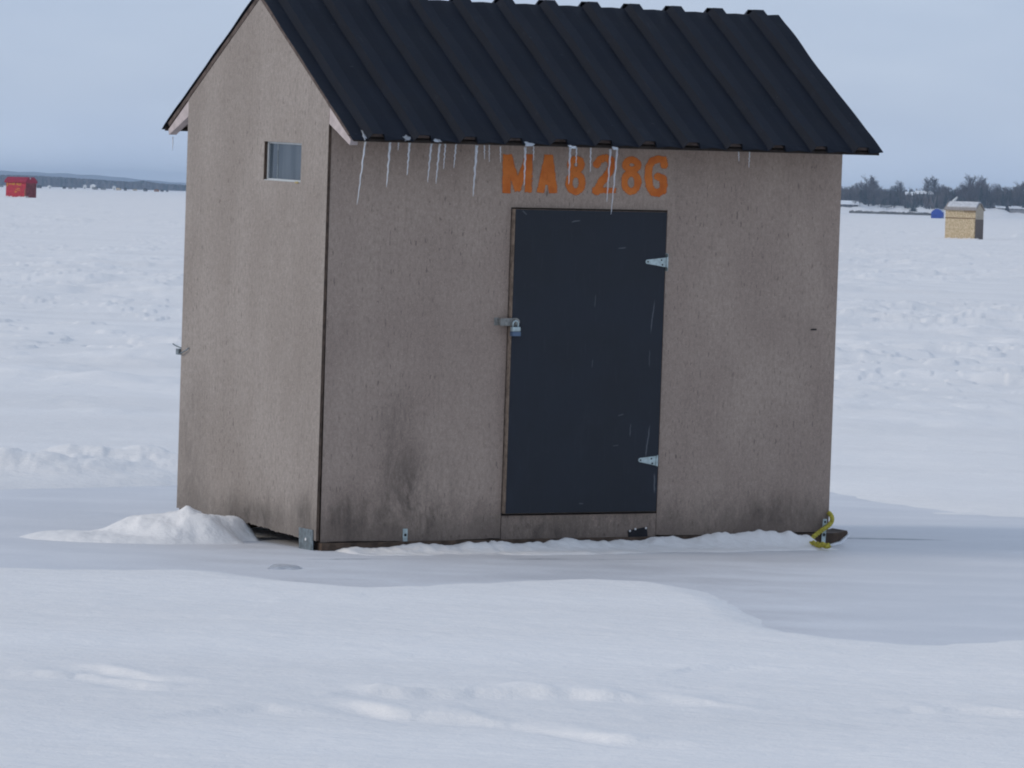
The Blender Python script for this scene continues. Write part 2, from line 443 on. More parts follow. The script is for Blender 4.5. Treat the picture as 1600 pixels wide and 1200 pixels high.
def build_snow():
    ys = [-110, -80, -55, -38, -25, -16, -9, -4, 0, 3, 5.5, 7.5, 9, 10]
    y = 10.6
    while y < 5200:
        ys.append(y)
        st = .62 * y*y / (1.39 * F * .64)
        if 17.9 < y < 20.5: st = .014
        elif y < 17.9: st = max(st*.8, .014)
        y += min(st, 300)
    ys += [5600, 6500, 8000, 9600]
    fine = np.linspace(-.125, .125, 660)
    out = .125 + np.concatenate([np.linspace(.004, .12, 26), np.linspace(.16, 1.2, 22)])
    u = np.concatenate([-out[::-1], fine, out])
    Yv = np.array(ys); Sv = np.maximum(np.abs(Yv), 15); Sv = np.minimum(Sv, 6500)
    X = u[None, :] * Sv[:, None]; Y = np.repeat(Yv[:, None], len(u), 1)
    Z = np.zeros_like(X)
    for i in range(0, len(Yv), 100):
        Z[i:i+100] = snow_h(X[i:i+100], Y[i:i+100])
    Z += GZ
    nr, nc = X.shape
    co = np.stack([X, Y, Z], -1).reshape(-1, 3).astype(np.float32)
    i = np.arange(nr-1)[:, None]*nc + np.arange(nc-1)[None, :]
    q = np.stack([i, i+1, i+nc+1, i+nc], -1).reshape(-1, 4).astype(np.int32)
    me = bpy.data.meshes.new('snow_field')
    me.vertices.add(len(co)); me.vertices.foreach_set('co', co.ravel())
    me.loops.add(q.size); me.loops.foreach_set('vertex_index', q.ravel())
    me.polygons.add(len(q)); me.polygons.foreach_set('loop_start', np.arange(0, q.size, 4, dtype=np.int32))
    me.polygons.foreach_set('use_smooth', np.ones(len(q), bool))
    me.materials.append(M['snow']); me.update(); me.validate()
    o = bpy.data.objects.new('snow_field', me); COL.objects.link(o)
    tag(o, kind='structure')
build_snow()

def build_ice():
    nx, ny = 200, 160
    xs = np.linspace(-4.5, 4.5, nx); ys = np.linspace(15.5, 24.5, ny)
    X, Y = np.meshgrid(xs, ys)
    Z = GZ + .003 * fbm(X*1.5, Y*1.5, 3)
    mb = MB()
    mb.v = [tuple(p) for p in np.stack([X, Y, Z], -1).reshape(-1, 3)]
    mb.f = [(j*nx+i, j*nx+i+1, (j+1)*nx+i+1, (j+1)*nx+i) for j in range(ny-1) for i in range(nx-1)]
    mb.m = [0]*len(mb.f)
    tag(mb.build('lake_ice', M['lake_ice'], smooth=True, fix=False), kind='structure')
build_ice()

# ------------------------------------------------------------------ the hut
hut = empty('ice_fishing_hut', (0, 0, 0))
hut.matrix_world = HM
tag(hut, 'taupe painted board ice fishing hut with black ribbed roof, dark door and orange lettering', 'fishing hut')
SL = P / (G/2)
DX0, DX1, DZ0, DZ1 = .833, 1.565, .108, 1.334
WY0, WY1, WZ0, WZ1 = .218, .534, 1.409, 1.562

def sheet(name, quads, mat, thick, parent, axis_dir):
    """flat board from polygons lying in one plane, given a thickness inwards"""
    mb = MB(); idx = {}
    vs = []
    for qd in quads:
        f = []
        for p in qd:
            k = tuple(round(c, 5) for c in p)
            if k not in idx: idx[k] = len(vs); vs.append(p)
            f.append(idx[k])
        mb.f.append(tuple(f)); mb.m.append(0)
    mb.v = vs
    # thickness: duplicated, closed along boundary edges
    n = len(vs); d = Vector(axis_dir) * thick
    mb.v = [tuple(v) for v in vs] + [tuple(Vector(v) + d) for v in vs]
    fr = list(mb.f); cnt = {}
    for f in fr:
        for a, b in zip(f, f[1:] + f[:1]):
            cnt[(min(a, b), max(a, b))] = cnt.get((min(a, b), max(a, b)), 0) + 1
    mb.f += [tuple(i + n for i in f)[::-1] for f in fr]
    for f in fr:
        for a, b in zip(f, f[1:] + f[:1]):
            if cnt[(min(a, b), max(a, b))] == 1: mb.f.append((b, a, a+n, b+n))
    mb.m = [0]*(2*len(fr)) + [1]*(len(mb.f)-2*len(fr))
    return mb.build(name, [mat, M['dark_wood']], parent)

# front wall (opening for the door), slightly wavy foot
def foot(x): return .012 + .003*math.sin(x*9) + random.uniform(-.0015, .0015)
xl = np.linspace(.009, DX0, 22); xr = np.linspace(DX1, L, 22)
quads = []
for xs in (xl, xr):
    ft = [foot(x) for x in xs]
    for i in range(len(xs)-1):
        if i == 0 and xs is xl:
            quads.append([(.0215, 0, ft[0]), (xs[1], 0, ft[1]), (xs[1], 0, DZ1), (.0155, 0, DZ1)])
            quads.append([(.0155, 0, DZ1), (xs[1], 0, DZ1), (xs[1], 0, H), (.0145, 0, H)]); continue
        quads.append([(xs[i], 0, ft[i]), (xs[i+1], 0, ft[i+1]), (xs[i+1], 0, DZ1), (xs[i], 0, DZ1)])
        quads.append([(xs[i], 0, DZ1), (xs[i+1], 0, DZ1), (xs[i+1], 0, H), (xs[i], 0, H)])
xm = np.linspace(DX0, DX1, 10)
for i in range(9):
    quads.append([(xm[i], 0, DZ1), (xm[i+1], 0, DZ1), (xm[i+1], 0, H), (xm[i], 0, H)])
front = sheet('wall', quads, M['wall_front'], .012, hut, (0, 1, 0))
front['label'] = 'shaded front wall with dirty stains low on its left side'
sp = MB()
sp.prism([(DX0+.003, .004), (DX1-.003, .0), (DX1-.003, DZ0-.004), (DX0+.003, DZ0-.004)], 'y', -.0015, .011)
sp.build('sill_panel', M['wall_front'], hut)
cp = MB(); cp.box(.0125, .045, .0125, .045, .02, H-.01); cp.build('corner_post', M['dark_wood'], hut)
# gable wall with window hole and ragged foot
def gable(x, out, name, win, inward):
    quads = []
    ys = sorted(set(np.round(np.concatenate([np.linspace(-.004 if win else .0135, G, 90), [WY0, WY1]]), 4)))
    def topz(y): return min(H + (y+0)*SL, H + (G-y)*SL)
    for a, b in zip(ys[:-1], ys[1:]):
        def ft(y):
            rag = .010*abs(fbm(np.array([y*45.]), np.array([3.]), 2)[0])
            return .012 + .060*float(sst(np.array([y]), 0, .75)[()] if np.ndim(y)==0 else 0)*.35 + rag
        cols = [(ft(a), ft(b)), (WZ0, WZ0), (WZ1, WZ1), (H, H), (topz(a), topz(b))]
        if not win: cols = [cols[0], cols[3], cols[4]]
        for k in range(len(cols)-1):
            if win and k == 1 and a >= WY0-1e-6 and b <= WY1+1e-6: continue
            lo, hi = cols[k], cols[k+1]
            if hi[0]-lo[0] < 1e-5 and hi[1]-lo[1] < 1e-5: continue
            pts = [(x, a, lo[0]), (x, b, lo[1]), (x, b, hi[1]), (x, a, hi[0])]
            q = []
            for p in pts:
                if not q or (Vector(p)-Vector(q[-1])).length > 1e-5: q.append(p)
            if len(q) > 2: quads.append(q)
    return sheet(name, quads, M['wall_gable'], .012, hut, inward)
gw = gable(0, -1, 'gable_wall', True, (1, 0, 0)); gw['label'] = 'lighter gable wall with small window'
gable(L, 1, 'gable_wall', False, (-1, 0, 0))
bw = MB(); bw.box(.012, L-.012, G-.012, G-.0005, .02, H); bw.build('wall', M['wall_front'], hut)
fl = MB(); fl.box(.013, L-.013, .013, G-.013, .05, .065); fl.build('floor', M['inside'], hut)

# window
win = MB(); fx0, fx1 = .0135, .029
t_ = .007
win.box(fx0, fx1, WY0, WY1, WZ0, WZ0+t_); win.box(fx0, fx1, WY0, WY1, WZ1-t_, WZ1)
win.box(fx0, fx1, WY1-.010, WY1, WZ0+t_, WZ1-t_); win.box(fx0, fx1, WY0, WY0+.008, WZ0+t_, WZ1-t_)
wob = win.build('window', M['alum'], hut, bevel=.001)
pn = MB(); pn.box(.020, .023, WY0+.008, WY1-.012, WZ0+t_, WZ1-t_)
pn.build('pane', M['glass'], wob)
rv = MB(); rv.box(.0008, .0124, WY1-.0025, WY1-.0003, WZ0+.0024, WZ1-.001); rv.build('reveal_shade_strip', M['dark_wood'], wob)  # added dark strip: shade on the board's raw edge, put in as colour
sl_ = MB(); sl_.box(.019, .0199, WY1-.085, WY1-.078, WZ0+t_, WZ1-t_)
sl_.build('sliding_stile', M['galv_dark'], wob)
st = MB(); st.box(.0005, .0124, WY0+.003, WY1-.004, WZ0+.0002, WZ0+.0022); st.build('sill', M['alum'], wob)

M['foam'] = plain('yellowed_foam', (.38, .30, .14), .8, .2, .2, 60)
mb = MB()
q0 = on_hut(464, 285, 0, -.001)
ring = [(q0.y + .018*math.cos(k*.5236)*random.uniform(.6, 1.1), q0.z + .005*math.sin(k*.5236)*random.uniform(.6, 1.2)) for k in range(12)]
mb.prism(ring, 'x', -.004, -.0003); mb.build('foam_smear', M['foam'], hut, bevel=.001)
# roof: deck boards, ribbed sheets, rafter tails
XL, XR = -OL, L + O_
def slope_pt(y, off):            # a point on the roof plane at local y, lifted by off along the normal
    front_ = y <= G/2
    n = Vector((0, -SL, 1)).normalized() if front_ else Vector((0, SL, 1)).normalized()
    z = H + (y if front_ else G-y)*SL
    return Vector((0, y, z)) + n*off
for side in (0, 1):
    mb = MB()
    ya = -E_+.040; nrm = Vector((0, -SL, 1)).normalized()
    p = [slope_pt(ya, .001), slope_pt(G/2, .001), slope_pt(G/2, .019), slope_pt(ya, .019)]
    poly = [(q.y, q.z) for q in p]
    poly[1] = (G/2-.001, H+P-.001); poly[2] = (G/2-.001, H+P+.022)
    if side: poly = [(G-a, b) for a, b in poly]
    mb.prism(poly, 'x', XL+.004, XR-.016)
    mb.build('roof_deck', M['deck'], hut, bevel=.001)
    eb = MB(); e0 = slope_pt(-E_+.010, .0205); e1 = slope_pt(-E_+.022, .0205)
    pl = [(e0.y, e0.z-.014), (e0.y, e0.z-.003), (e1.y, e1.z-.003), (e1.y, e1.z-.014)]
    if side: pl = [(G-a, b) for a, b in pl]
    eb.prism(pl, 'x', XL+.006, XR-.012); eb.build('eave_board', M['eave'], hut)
    # ribbed sheet
    xs = []; hs = []
    def put(x, h): xs.append(x); hs.append(h)
    put(XL-.004, 0)
    for i in range(12):
        c = XL + .10 + i*.2053
        for dx, h in ((-.041, 0), (-.024, .027), (.024, .027), (.041, 0)): put(c+dx, h)
        if i < 11:
            put(c + .1026, 0.0035)
    put(XR, .004)
    nv = 30; mb = MB(); nxs = len(xs)
    for j in range(nv+1):
        t = j/nv
        for k, (x, h) in enumerate(zip(xs, hs)):
            yy = G/2 + .004 - (G/2+.004+E_)*t
            w = .0028*math.sin(t*17+x*2.1) + .003*math.sin(t*7.3+x*5)
            lift = .0225 + h + w*.4 + (abs(w)*.5 if k in (0, nxs-1) else 0)
            if t > .985 and h == 0: lift -= .004
            q = slope_pt(min(yy, G/2), lift)
            if yy > G/2: q = q + Vector((0, .004, .003))
            xx = x + (.003*math.sin(t*9+1) if k == nxs-1 else 0)
            if side: q.y = G - q.y
            mb.v.append((xx, q.y, q.z))
    for j in range(nv):
        for k in range(nxs-1):
            mb.f.append((j*nxs+k, j*nxs+k+1, (j+1)*nxs+k+1, (j+1)*nxs+k)); mb.m.append(0)
    o = mb.build('roof_sheet', M['roof'], hut)
    s_ = o.modifiers.new('thickness', 'SOLIDIFY'); s_.thickness = .0016; s_.offset = 0
    # rafter tails
    for x0 in (.0,):
        tl = MB()
        a = slope_pt(-.0015, -.002); b = slope_pt(-E_+.026, -.002); n = nrm
        dn = .050
        poly = [(a.y, a.z), (b.y, b.z), (b.y+.006, b.z-.022), (a.y, a.z-.066)]
        if side: poly = [(G-q[0], q[1]) for q in poly]
        tl.prism(poly, 'x', x0+.001, x0+.035)
        tl.build('rafter_tail', M['tail'], hut, bevel=.001)

# door
SCR = [(900, 346, .024, 8, .0028, .6), (972, 388, .022, 10, .0028, .5), (930, 470, .03, 88, .0022, .45), (1020, 495, .075, 84, .0028, .6),
       (1015, 560, .04, 92, .0022, .4), (1012, 690, .075, 84, .003, .65), (985, 672, .03, 88, .0024, .5), (1023, 755, .045, 92, .004, .6),
       (925, 568, .02, 86, .0022, .4), (970, 648, .016, 10, .0025, .5), (908, 786, .012, 0, .003, .5), (820, 332, .016, -40, .003, .45), (962, 696, .016, 6, .0022, .4)]
M['door'] = door_mat()
DF = -.026
door = MB(); da, db = DX0+.006, DX1-.017
door.box(da, db, DF+.004, .010, DZ0+.006, DZ1-.006, 1)
door.box(da+.001, db-.001, DF, DF+.0035, DZ0+.007, DZ1-.007, 0)
dob = door.build('door', [M['door'], M['wood_edge']], hut, bevel=.0012)
dj = MB(); dj.box(DX0-.004, DX1+.004, .0125, .03, DZ0-.002, DZ1+.004); dj.build('door_frame', M['inside'], hut)
def hinge(tipx, tipy, basex, ytop, ybot, leaf):
    t = on_hut(tipx, tipy, 1, DF-.003); a = on_hut(basex, ytop, 1, DF-.003); b = on_hut(basex, ybot, 1, DF-.003)
    r = .0085; hb = MB()
    zc = (a.z+b.z)/2; tz = t.z
    poly = [(a.x, a.z), (a.x, b.z)]
    for k in range(7):
        th = -math.pi/2*.9 - k*math.pi*.9/6*1.1
        poly.append((t.x + r + r*math.cos(th), tz + r*math.sin(th)))
    hb.prism(poly, 'y', DF-.003, DF-.0003)
    kx = a.x
    hb.tube([(kx+.004, DF-.005, a.z+.001), (kx+.004, DF-.005, b.z-.001)], .0045, 10)
    hb.box(kx+.007, kx+.020, -.0022, -.0002, zc-leaf, zc+leaf)
    hb.box(kx+.0065, kx+.0085, DF-.006, -.0021, zc-leaf*.97, zc+leaf*.97)
    ho = hb.build('hinge', M['galv'], dob, bevel=.0005)
    for (hx, hz) in ((t.x+.0105, tz), (a.x-.022, zc+.009), (a.x-.017, zc-.010)):
        hl = MB(); hl.tube([(hx, DF-.0030, hz), (hx, DF-.0042, hz)], .0038, 10)
        hl.build('screw', M['hole'], ho)
hinge(1009, 409, 1041, 402.5, 417.5, .036)
hinge(997.5, 719, 1025, 712.5, 727.5, .024)
# hasp on the door with staple
hp = MB()
ha = on_hut(782, 497, 1, DF-.004); hb_ = on_hut(812, 509, 1, DF-.004)
zc = on_hut(797, 503, 1, DF-.004).z
hz = .0155
poly = [(ha.x, zc-hz), (hb_.x-.012, zc-hz), (hb_.x-.003, zc-hz*.55), (hb_.x, zc), (hb_.x-.003, zc+hz*.6), (hb_.x-.014, zc+hz), (ha.x, zc+hz*.85)]
hp.prism(poly, 'y', DF-.0045, DF-.0015)
hp.box(ha.x+.006, ha.x+.010, DF-.0015, -.0005, zc-hz*.9, zc+hz*.8)
hp.box(ha.x-.012, ha.x+.008, -.003, -.0003, zc-hz, zc+hz)
hp.tube([(hb_.x-.026, DF-.004, zc+.009), (hb_.x-.026, DF-.016, zc+.007), (hb_.x-.026, DF-.018, zc), (hb_.x-.026, DF-.016, zc-.007), (hb_.x-.026, DF-.004, zc-.009)], .0026, 8)
hp.build('hasp', M['hasp'], dob, bevel=.0006)
# padlock hangs from the staple: a thing of its own
lx, lz = hb_.x-.026, zc-.004
pb = hut_pt((lx, DF-.016, zc-.055))
lock = empty('padlock', pb); lock.rotation_euler = HM.to_euler()
lock.matrix_world = Matrix.Translation(pb) @ HM.to_3x3().to_4x4()
tag(lock, 'small steel padlock with blue bottom hanging from the hasp of the dark door', 'padlock')
b_ = MB(); b_.box(-.019, .019, -.010, .010, .018, .036); b_.build('body', M['galv'], lock, bevel=.003)
b_ = MB(); b_.box(-.0195, .0195, -.0105, .0105, -.0005, .0175); b_.build('bumper', M['lock_blue'], lock, bevel=.002)
b_ = MB(); b_.tube([(-.012, 0, .034)] + [(-.012*math.cos(k*math.pi/8), 0, .048+.012*math.sin(k*math.pi/8)) for k in range(9)] + [(.012, 0, .034)], .0033, 8)
b_.build('shackle', M['galv'], lock, smooth=True)
# latch of the far door, showing past the rear corner of the gable wall
la = MB()
ly_ = G + .004; lz_ = on_hut(284, 546, 1, G).z
la.tube([(-.002, G-.075, lz_+.012), (-.012, G-.070, lz_+.002), (-.014, G-.02, lz_-.016), (-.006, G+.01, lz_-.02)], .003, 7)
la.tube([(.0, G+.002, lz_+.006), (-.01, G+.035, lz_+.014), (-.012, G+.055, lz_+.020)], .003, 7)
la.box(-.012, .004, G+.002, G+.026, lz_-.022, lz_+.002)
la.build('latch', M['galv_dark'], hut, bevel=.002)

# lettering, sprayed through a stencil
def letters():
    K = [  # strokes in a 5x enlargement of the board's lettering: (points, half width)
        ([(62, 222), (56, 478)], 30), ([(236, 222), (228, 474)], 25), ([(72, 225), (140, 462)], 27), ([(228, 225), (144, 462)], 25),
        ([(380, 226), (326, 478)], 26), ([(388, 226), (418, 478)], 31), ([(340, 424), (412, 424)], 19),
        ([(762, 282), (786, 248), (832, 234), (872, 250), (882, 300), (852, 356), (796, 424), (760, 494)], 27), ([(756, 494), (882, 498)], 27),
        ([(1288, 290), (1284, 252), (1240, 244), (1196, 258), (1172, 300), (1166, 370), (1172, 450), (1200, 500), (1240, 508), (1278, 488), (1286, 440), (1280, 396), (1240, 380)], 27),
        ([(1288, 240), (1290, 290)], 15)]
    for cx, cy, rx, ry in ((600, 286, 44, 42), (597, 428, 52, 70), (1036, 288, 48, 38), (1031, 424, 54, 72)):
        K.append(([(cx+rx*math.cos(a*math.pi/10), cy+ry*math.sin(a*math.pi/10)) for a in range(21)], 24))
    p00 = on_hut(780, 236, 1, -.001); p11 = on_hut(1052, 312, 1, -.001)
    nx, nz = 380, 120
    xs = np.linspace(p00.x-.02, p11.x+.02, nx); zs = np.linspace(p11.z-.03, p00.z+.03, nz)
    U = np.zeros((nz, nx)); V = np.zeros((nz, nx))
    for j, z in enumerate(zs):
        for i, x in enumerate(xs):
            px, py = project(HM @ Vector((x, -.0012, z)))
            U[j, i] = (px-780)*5; V[j, i] = (py-200)*5
    U += 4*fbm(U/30., V/30., 3); V += 4*fbm(U/30.+9, V/30., 3)
    A = np.zeros((nz, nx))
    for pts, w in K:
        if len(pts) == 2:            # straight strokes end square
            (ax, ay), (bx, by) = pts; ln = math.hypot(bx-ax, by-ay); ux, uy = (bx-ax)/ln, (by-ay)/ln
            al = (U-(ax+bx)/2)*ux + (V-(ay+by)/2)*uy; ac = -(U-(ax+bx)/2)*uy + (V-(ay+by)/2)*ux
            d = np.maximum(np.abs(ac), np.abs(al) - ln/2)
            d = np.where(np.abs(V-358) > 152, 1e3, d)
        else: d, _, _ = seg_dist(U, V, pts)
        A = np.maximum(A, 1 - sst(d, w-6, w+13))
    mb = MB(); idx = -np.ones((nz, nx), int); val = []
    for j in range(nz-1):
        for i in range(nx-1):
            if A[j:j+2, i:i+2].max() > .04:
                f = []
                for jj, ii in ((j, i), (j, i+1), (j+1, i+1), (j+1, i)):
                    if idx[jj, ii] < 0:
                        idx[jj, ii] = len(mb.v); mb.v.append((xs[ii], -.0012, zs[jj])); val.append(A[jj, ii])
                    f.append(int(idx[jj, ii]))
                mb.f.append(tuple(f)); mb.m.append(0)
    o = mb.build('painted_lettering', M['letters'], hut)
    at = o.data.attributes.new('paint', 'FLOAT', 'POINT'); at.data.foreach_set('value', val)
    o['label'] = 'orange sprayed letters MA8286'
letters()

# runner boards, straps, rubber flap, nail
for y0 in (.006, G-.10):
    rn = MB(); prof = []
    x1 = L + .085
    top = [(-.0+.02, .010), (L+.02, .010), (L+.055, .012), (x1, .020)]
    bot = [(x1+.004, .008), (L+.05, -.022), (L-.02, -.040), (.02, -.040)]
    rn.prism(top+bot, 'y', y0-.022, y0+.090)
    ro = rn.build('runner', M['dark_wood'], hut, bevel=.002)
    sh = MB(); sh.prism([(L-.03, -.0425), (L+.05, -.0245), (x1+.006, .006), (x1+.010, .002), (L+.055, -.034), (L-.03, -.050)], 'y', y0-.030, y0+.094)
    sh.build('runner_edge', M['snow_bit'], ro)
def strap(px, y_top, y_bot, w, plane, mat, holes, axis=1, thick=.002):
    a = on_hut(px[0], y_top, axis, plane); b = on_hut(px[1], y_bot, axis, plane)
    mb = MB()
    if axis == 1:
        mb.prism([(a.x-w/2, a.z), (a.x+w/2, a.z), (b.x+w/2, b.z), (b.x-w/2, b.z)], 'y', plane-thick, plane)
    else:
        mb.prism([(a.y-w/2, a.z), (a.y+w/2, a.z), (b.y+w/2, b.z), (b.y-w/2, b.z)], 'x', plane-thick, plane)
    o = mb.build('metal_strap', mat, hut, bevel=.0005)
    for t, r in holes:
        q = a.lerp(b, t); hl = MB()
        if axis == 1: hl.tube([(q.x, plane-thick, q.z), (q.x, plane-thick-.0012, q.z)], r, 8)
        else: hl.tube([(plane-thick, q.y, q.z), (plane-thick-.0012, q.y, q.z)], r, 8)
        hl.build('screw', M['hole'] if mat is not M['galv_dark'] else M['screw'], o)
strap((633, 632.5), 826, 852, .021, -.0005, M['galv'], [(.38, .006)])
strap((1289, 1286), 811, 848, .020, -.0245, M['galv'], [(.12, .005), (.66, .007)])
strap((479, 479), 826, 862, .115, -.0006, M['galv_dark'], [(.46, .006)], axis=0, thick=.004)
fp = MB()
q = [on_hut(px, py, 1, -.004) for px, py in ((981, 829), (1011, 823), (1012, 846), (983, 850))]
fp.prism([(p.x, p.z) for p in q], 'y', -.006, -.0025)
fo = fp.build('rubber_flap', M['black'], hut, bevel=.001)
for px, py in ((984, 829.5), (992.5, 826.5), (1009, 825)):
    s = MB(); p = on_hut(px, py, 1, -.0062); s.tube([(p.x, -.0062, p.z), (p.x, -.009, p.z)], .0042, 10); s.build('screw', M['screw'], fo)
nl = MB(); p = on_hut(1271, 515, 1, -.001); nl.tube([(p.x-.012, -.002, p.z), (p.x+.010, -.008, p.z+.001)], .003, 6)
nl.build('nail', M['hole'], hut)

# yellow rope about the right-hand end of the runner
def rope_mat():
    t = NT('yellow_nylon_rope'); n = t.noise(t.coord(), 90, 3)
    c = t.mix(t.rng(n, .3, .7), (.30, .25, .035), (.52, .45, .07))
    return t.fin(c, .7, .25, t.bump(n, .5, .004))
M['rope'] = rope_mat()
def rope_part(pxs, plane, r):
    pts = []
    ctrl = [on_hut(px, py, 1, pl) for (px, py), pl in zip(pxs, plane)]
    for i in range(len(ctrl)-1):
        p0 = ctrl[max(i-1, 0)]; p1 = ctrl[i]; p2 = ctrl[i+1]; p3 = ctrl[min(i+2, len(ctrl)-1)]
        for k in range(8):
            t = k/8
            pts.append(.5*((2*p1) + (-p0+p2)*t + (2*p0-5*p1+4*p2-p3)*t*t + (-p0+3*p1-3*p2+p3)*t**3))
    pts.append(ctrl[-1])
    return [HM @ p for p in pts]
rp = MB()
def twisted(path, r):
    n = len(path)
    for s in range(3):
        q = []
        for i, p in enumerate(path):
            t = (path[min(i+1, n-1)] - path[max(i-1, 0)]).normalized()
            a = t.orthogonal().normalized(); a = (Vector((0, 0, 1)) - t*t.z).normalized() if abs(t.z) < .95 else a
            b = t.cross(a); th = i*.62 + s*2*math.pi/3
            q.append(p + (a*math.cos(th)+b*math.sin(th))*r*.5)
        rp.tube(q, r*.62, 7)
twisted(rope_part([(1295, 801), (1299, 806), (1300, 813), (1296, 820), (1288, 826), (1278, 833), (1270, 840), (1266, 846), (1262, 852)], [-.008, -.02, -.03, -.034, -.036, -.038, -.05, -.062, -.075], .011), .0092)
gpts = [ground_at(px, py, GZ+.020) for px, py in ((1252, 843), (1258, 846.5), (1268, 849), (1280, 851), (1295, 853))]
twisted([gpts[i].lerp(gpts[i+1], k/6) + Vector((0, 0, .002*math.sin(i*6+k))) for i in range(4) for k in range(6)] + [gpts[-1]], .0115)
ro = rp.build('rope', M['rope'], smooth=True, origin=tuple(hut_pt((L-.05, -.06, 0))))
tag(ro, 'yellow twisted rope looped round the runner at the right corner of the hut', 'rope')

# icicles and frozen meltwater along the eave
ICE = [ # top x, y, bottom x, y (photo), radius m, label
 (571.5,219,558,319.5,.0052,'long slender leaning icicle at the left end of the eave, nearest the white rafter tail'),
 (610,220,604,292,.0068,'long icicle with thick root, second long one from the left end of the eave'),
 (623,225,622,235,.0035,'stub of an icicle between the two leftmost long icicles and a medium one'),
 (640,225,636,274,.0060,'medium icicle below the second rib opening from the left, right of a tiny stub'),
 (674,228,668,285,.0058,'left one of two close parallel icicles left of the third rib opening'),
 (687,229,681,287,.0058,'right one of two close parallel icicles left of the third rib opening'),
 (696,229,693,264,.0042,'short thin icicle just right of the close parallel pair'),
 (712.6,229,709,263,.0045,'short icicle beneath the third rib opening, alone between the pair and the thick one'),
 (745,231,739,307,.0075,'thick long icicle standing alone left of the orange lettering'),
 (757,231,757,249,.0036,'tiny icicle just right of the thick lone icicle'),
 (764.5,228,764.5,253,.0030,'tiny thread-thin icicle, second to the right of the thick lone icicle'),
 (782,233,782,254,.0036,'short icicle just left of the orange letter M'),
 (821,234,819,290,.0064,'icicle crossing the right stem of the orange letter M'),
 (834,227,833.5,251,.0040,'short icicle in the gap between the orange letters M and A'),
 (891,232,888.6,288,.0064,'icicle crossing the left side of the first orange 8'),
 (901,232,900,260,.0045,'short icicle ending at the top loop of the first orange 8'),
 (923,233,922.5,269,.0045,'icicle in the gap between the first orange 8 and the 2'),
 (954,237,948,316,.0056,'long icicle crossing the middle of the orange 2'),
 (965,233,954.6,335,.0056,'very long icicle by the orange 2, its tip reaching the top of the door'),
 (1154,240,1154.6,252,.0034,'left stub of the two short icicles on the right part of the eave'),
 (1171.5,239,1170,262,.0036,'right longer one of the two short icicles on the right part of the eave'),
]
YE = -E_ + .012
for (x0, y0, x1, y1, r, lab) in ICE:
    a = on_hut(x0, y0-4, 1, YE); b = on_hut(x1, y1, 1, YE-.01)
    n = 16; pts = []; rad = []
    for k in range(n+1):
        t = k/n
        p = a.lerp(b, t); p = p + Vector((.0016*math.sin(k*1.9+x0), .0016*math.cos(k*1.3+x0), 0))*(1-t*.5)
        pts.append(HM @ p)
        rad.append(r*.74*(1.25 if k == 0 else (1 - .70*t)*(1+.16*math.sin(k*2.3+x0))) if k < n else .0006)
    mb = MB(); mb.tube(pts, rad, 8)
    o = mb.build('icicle', M['icicle'], smooth=True, origin=tuple(pts[0]))
    tag(o, lab, 'icicle', 'icicles hanging from the eave')
o_ = on_hut(270, 214, 1, G+E_-.01); mb = MB()
mb.tube([HM @ o_, HM @ (o_ + Vector((.001, 0, -.03))), HM @ (o_ + Vector((0, 0, -.058)))], [.003, .0022, .0005], 7)
tag(mb.build('icicle', M['icicle'], smooth=True, origin=tuple(HM @ o_)), 'faint thin icicle under the rear eave at the far left of the roof', 'icicle', 'icicles hanging from the eave')

ck = ground_at(442, 887); mb = MB(); rings = ((0, 1, -.01), (0, 1, .001), (.1, .75, .008), (.3, .35, .011))
for (a_, k_, z_) in rings:
    for i in range(14):
        th = 2*math.pi*i/14; w_ = 1 + .22*math.sin(th*3+k_*2) + .1*math.sin(th*5)
        mb.v.append((ck.x + .062*k_*w_*math.cos(th), ck.y + .085*k_*w_*math.sin(th), GZ + z_))
for j in range(3):
    for i in range(14): mb.f.append((j*14+i, j*14+(i+1) % 14, (j+1)*14+(i+1) % 14, (j+1)*14+i)); mb.m.append(0)
mb.f.append(tuple(range(42, 56))); mb.m.append(0)
tag(mb.build('ice_chunk', M['crust'], origin=(ck.x, ck.y, GZ)), 'small grey lump of ice lying in front of the left corner of the hut', 'ice chunk')

def roof_hit(px, py, off):
    o = HMI @ CAM; d = HMI.to_3x3() @ ray(px, py)
    n = Vector((0, -SL, 1)).normalized(); p0 = Vector((0, 0, H)) + n*off
    return o + d*((p0-o).dot(n)/d.dot(n))
CR = [([(561,199),(565,201),(570,210),(575,219),(570,221),(566,213)], 'streak of ice on the roof edge at the left end of the eave'),
      ([(623,213),(634,209),(642,214),(643,221),(632,222)], 'ice crust on the roof edge between the first and second rib openings'),
      ([(674,215),(684,218),(694,220),(690,223),(678,222)], 'ice crust on the roof edge just right of the second rib opening'),
      ([(815,219),(822,224),(840,225),(838,228),(820,229)], 'ice crust on the roof edge above the orange letter M'),
      ([(886,226),(893,229),(904,229),(901,233),(890,233)], 'ice crust on the roof edge above the first orange 8'),
      ([(954,228),(960,231),(968,230),(967,234),(957,235)], 'ice crust on the roof edge above the orange 2')]
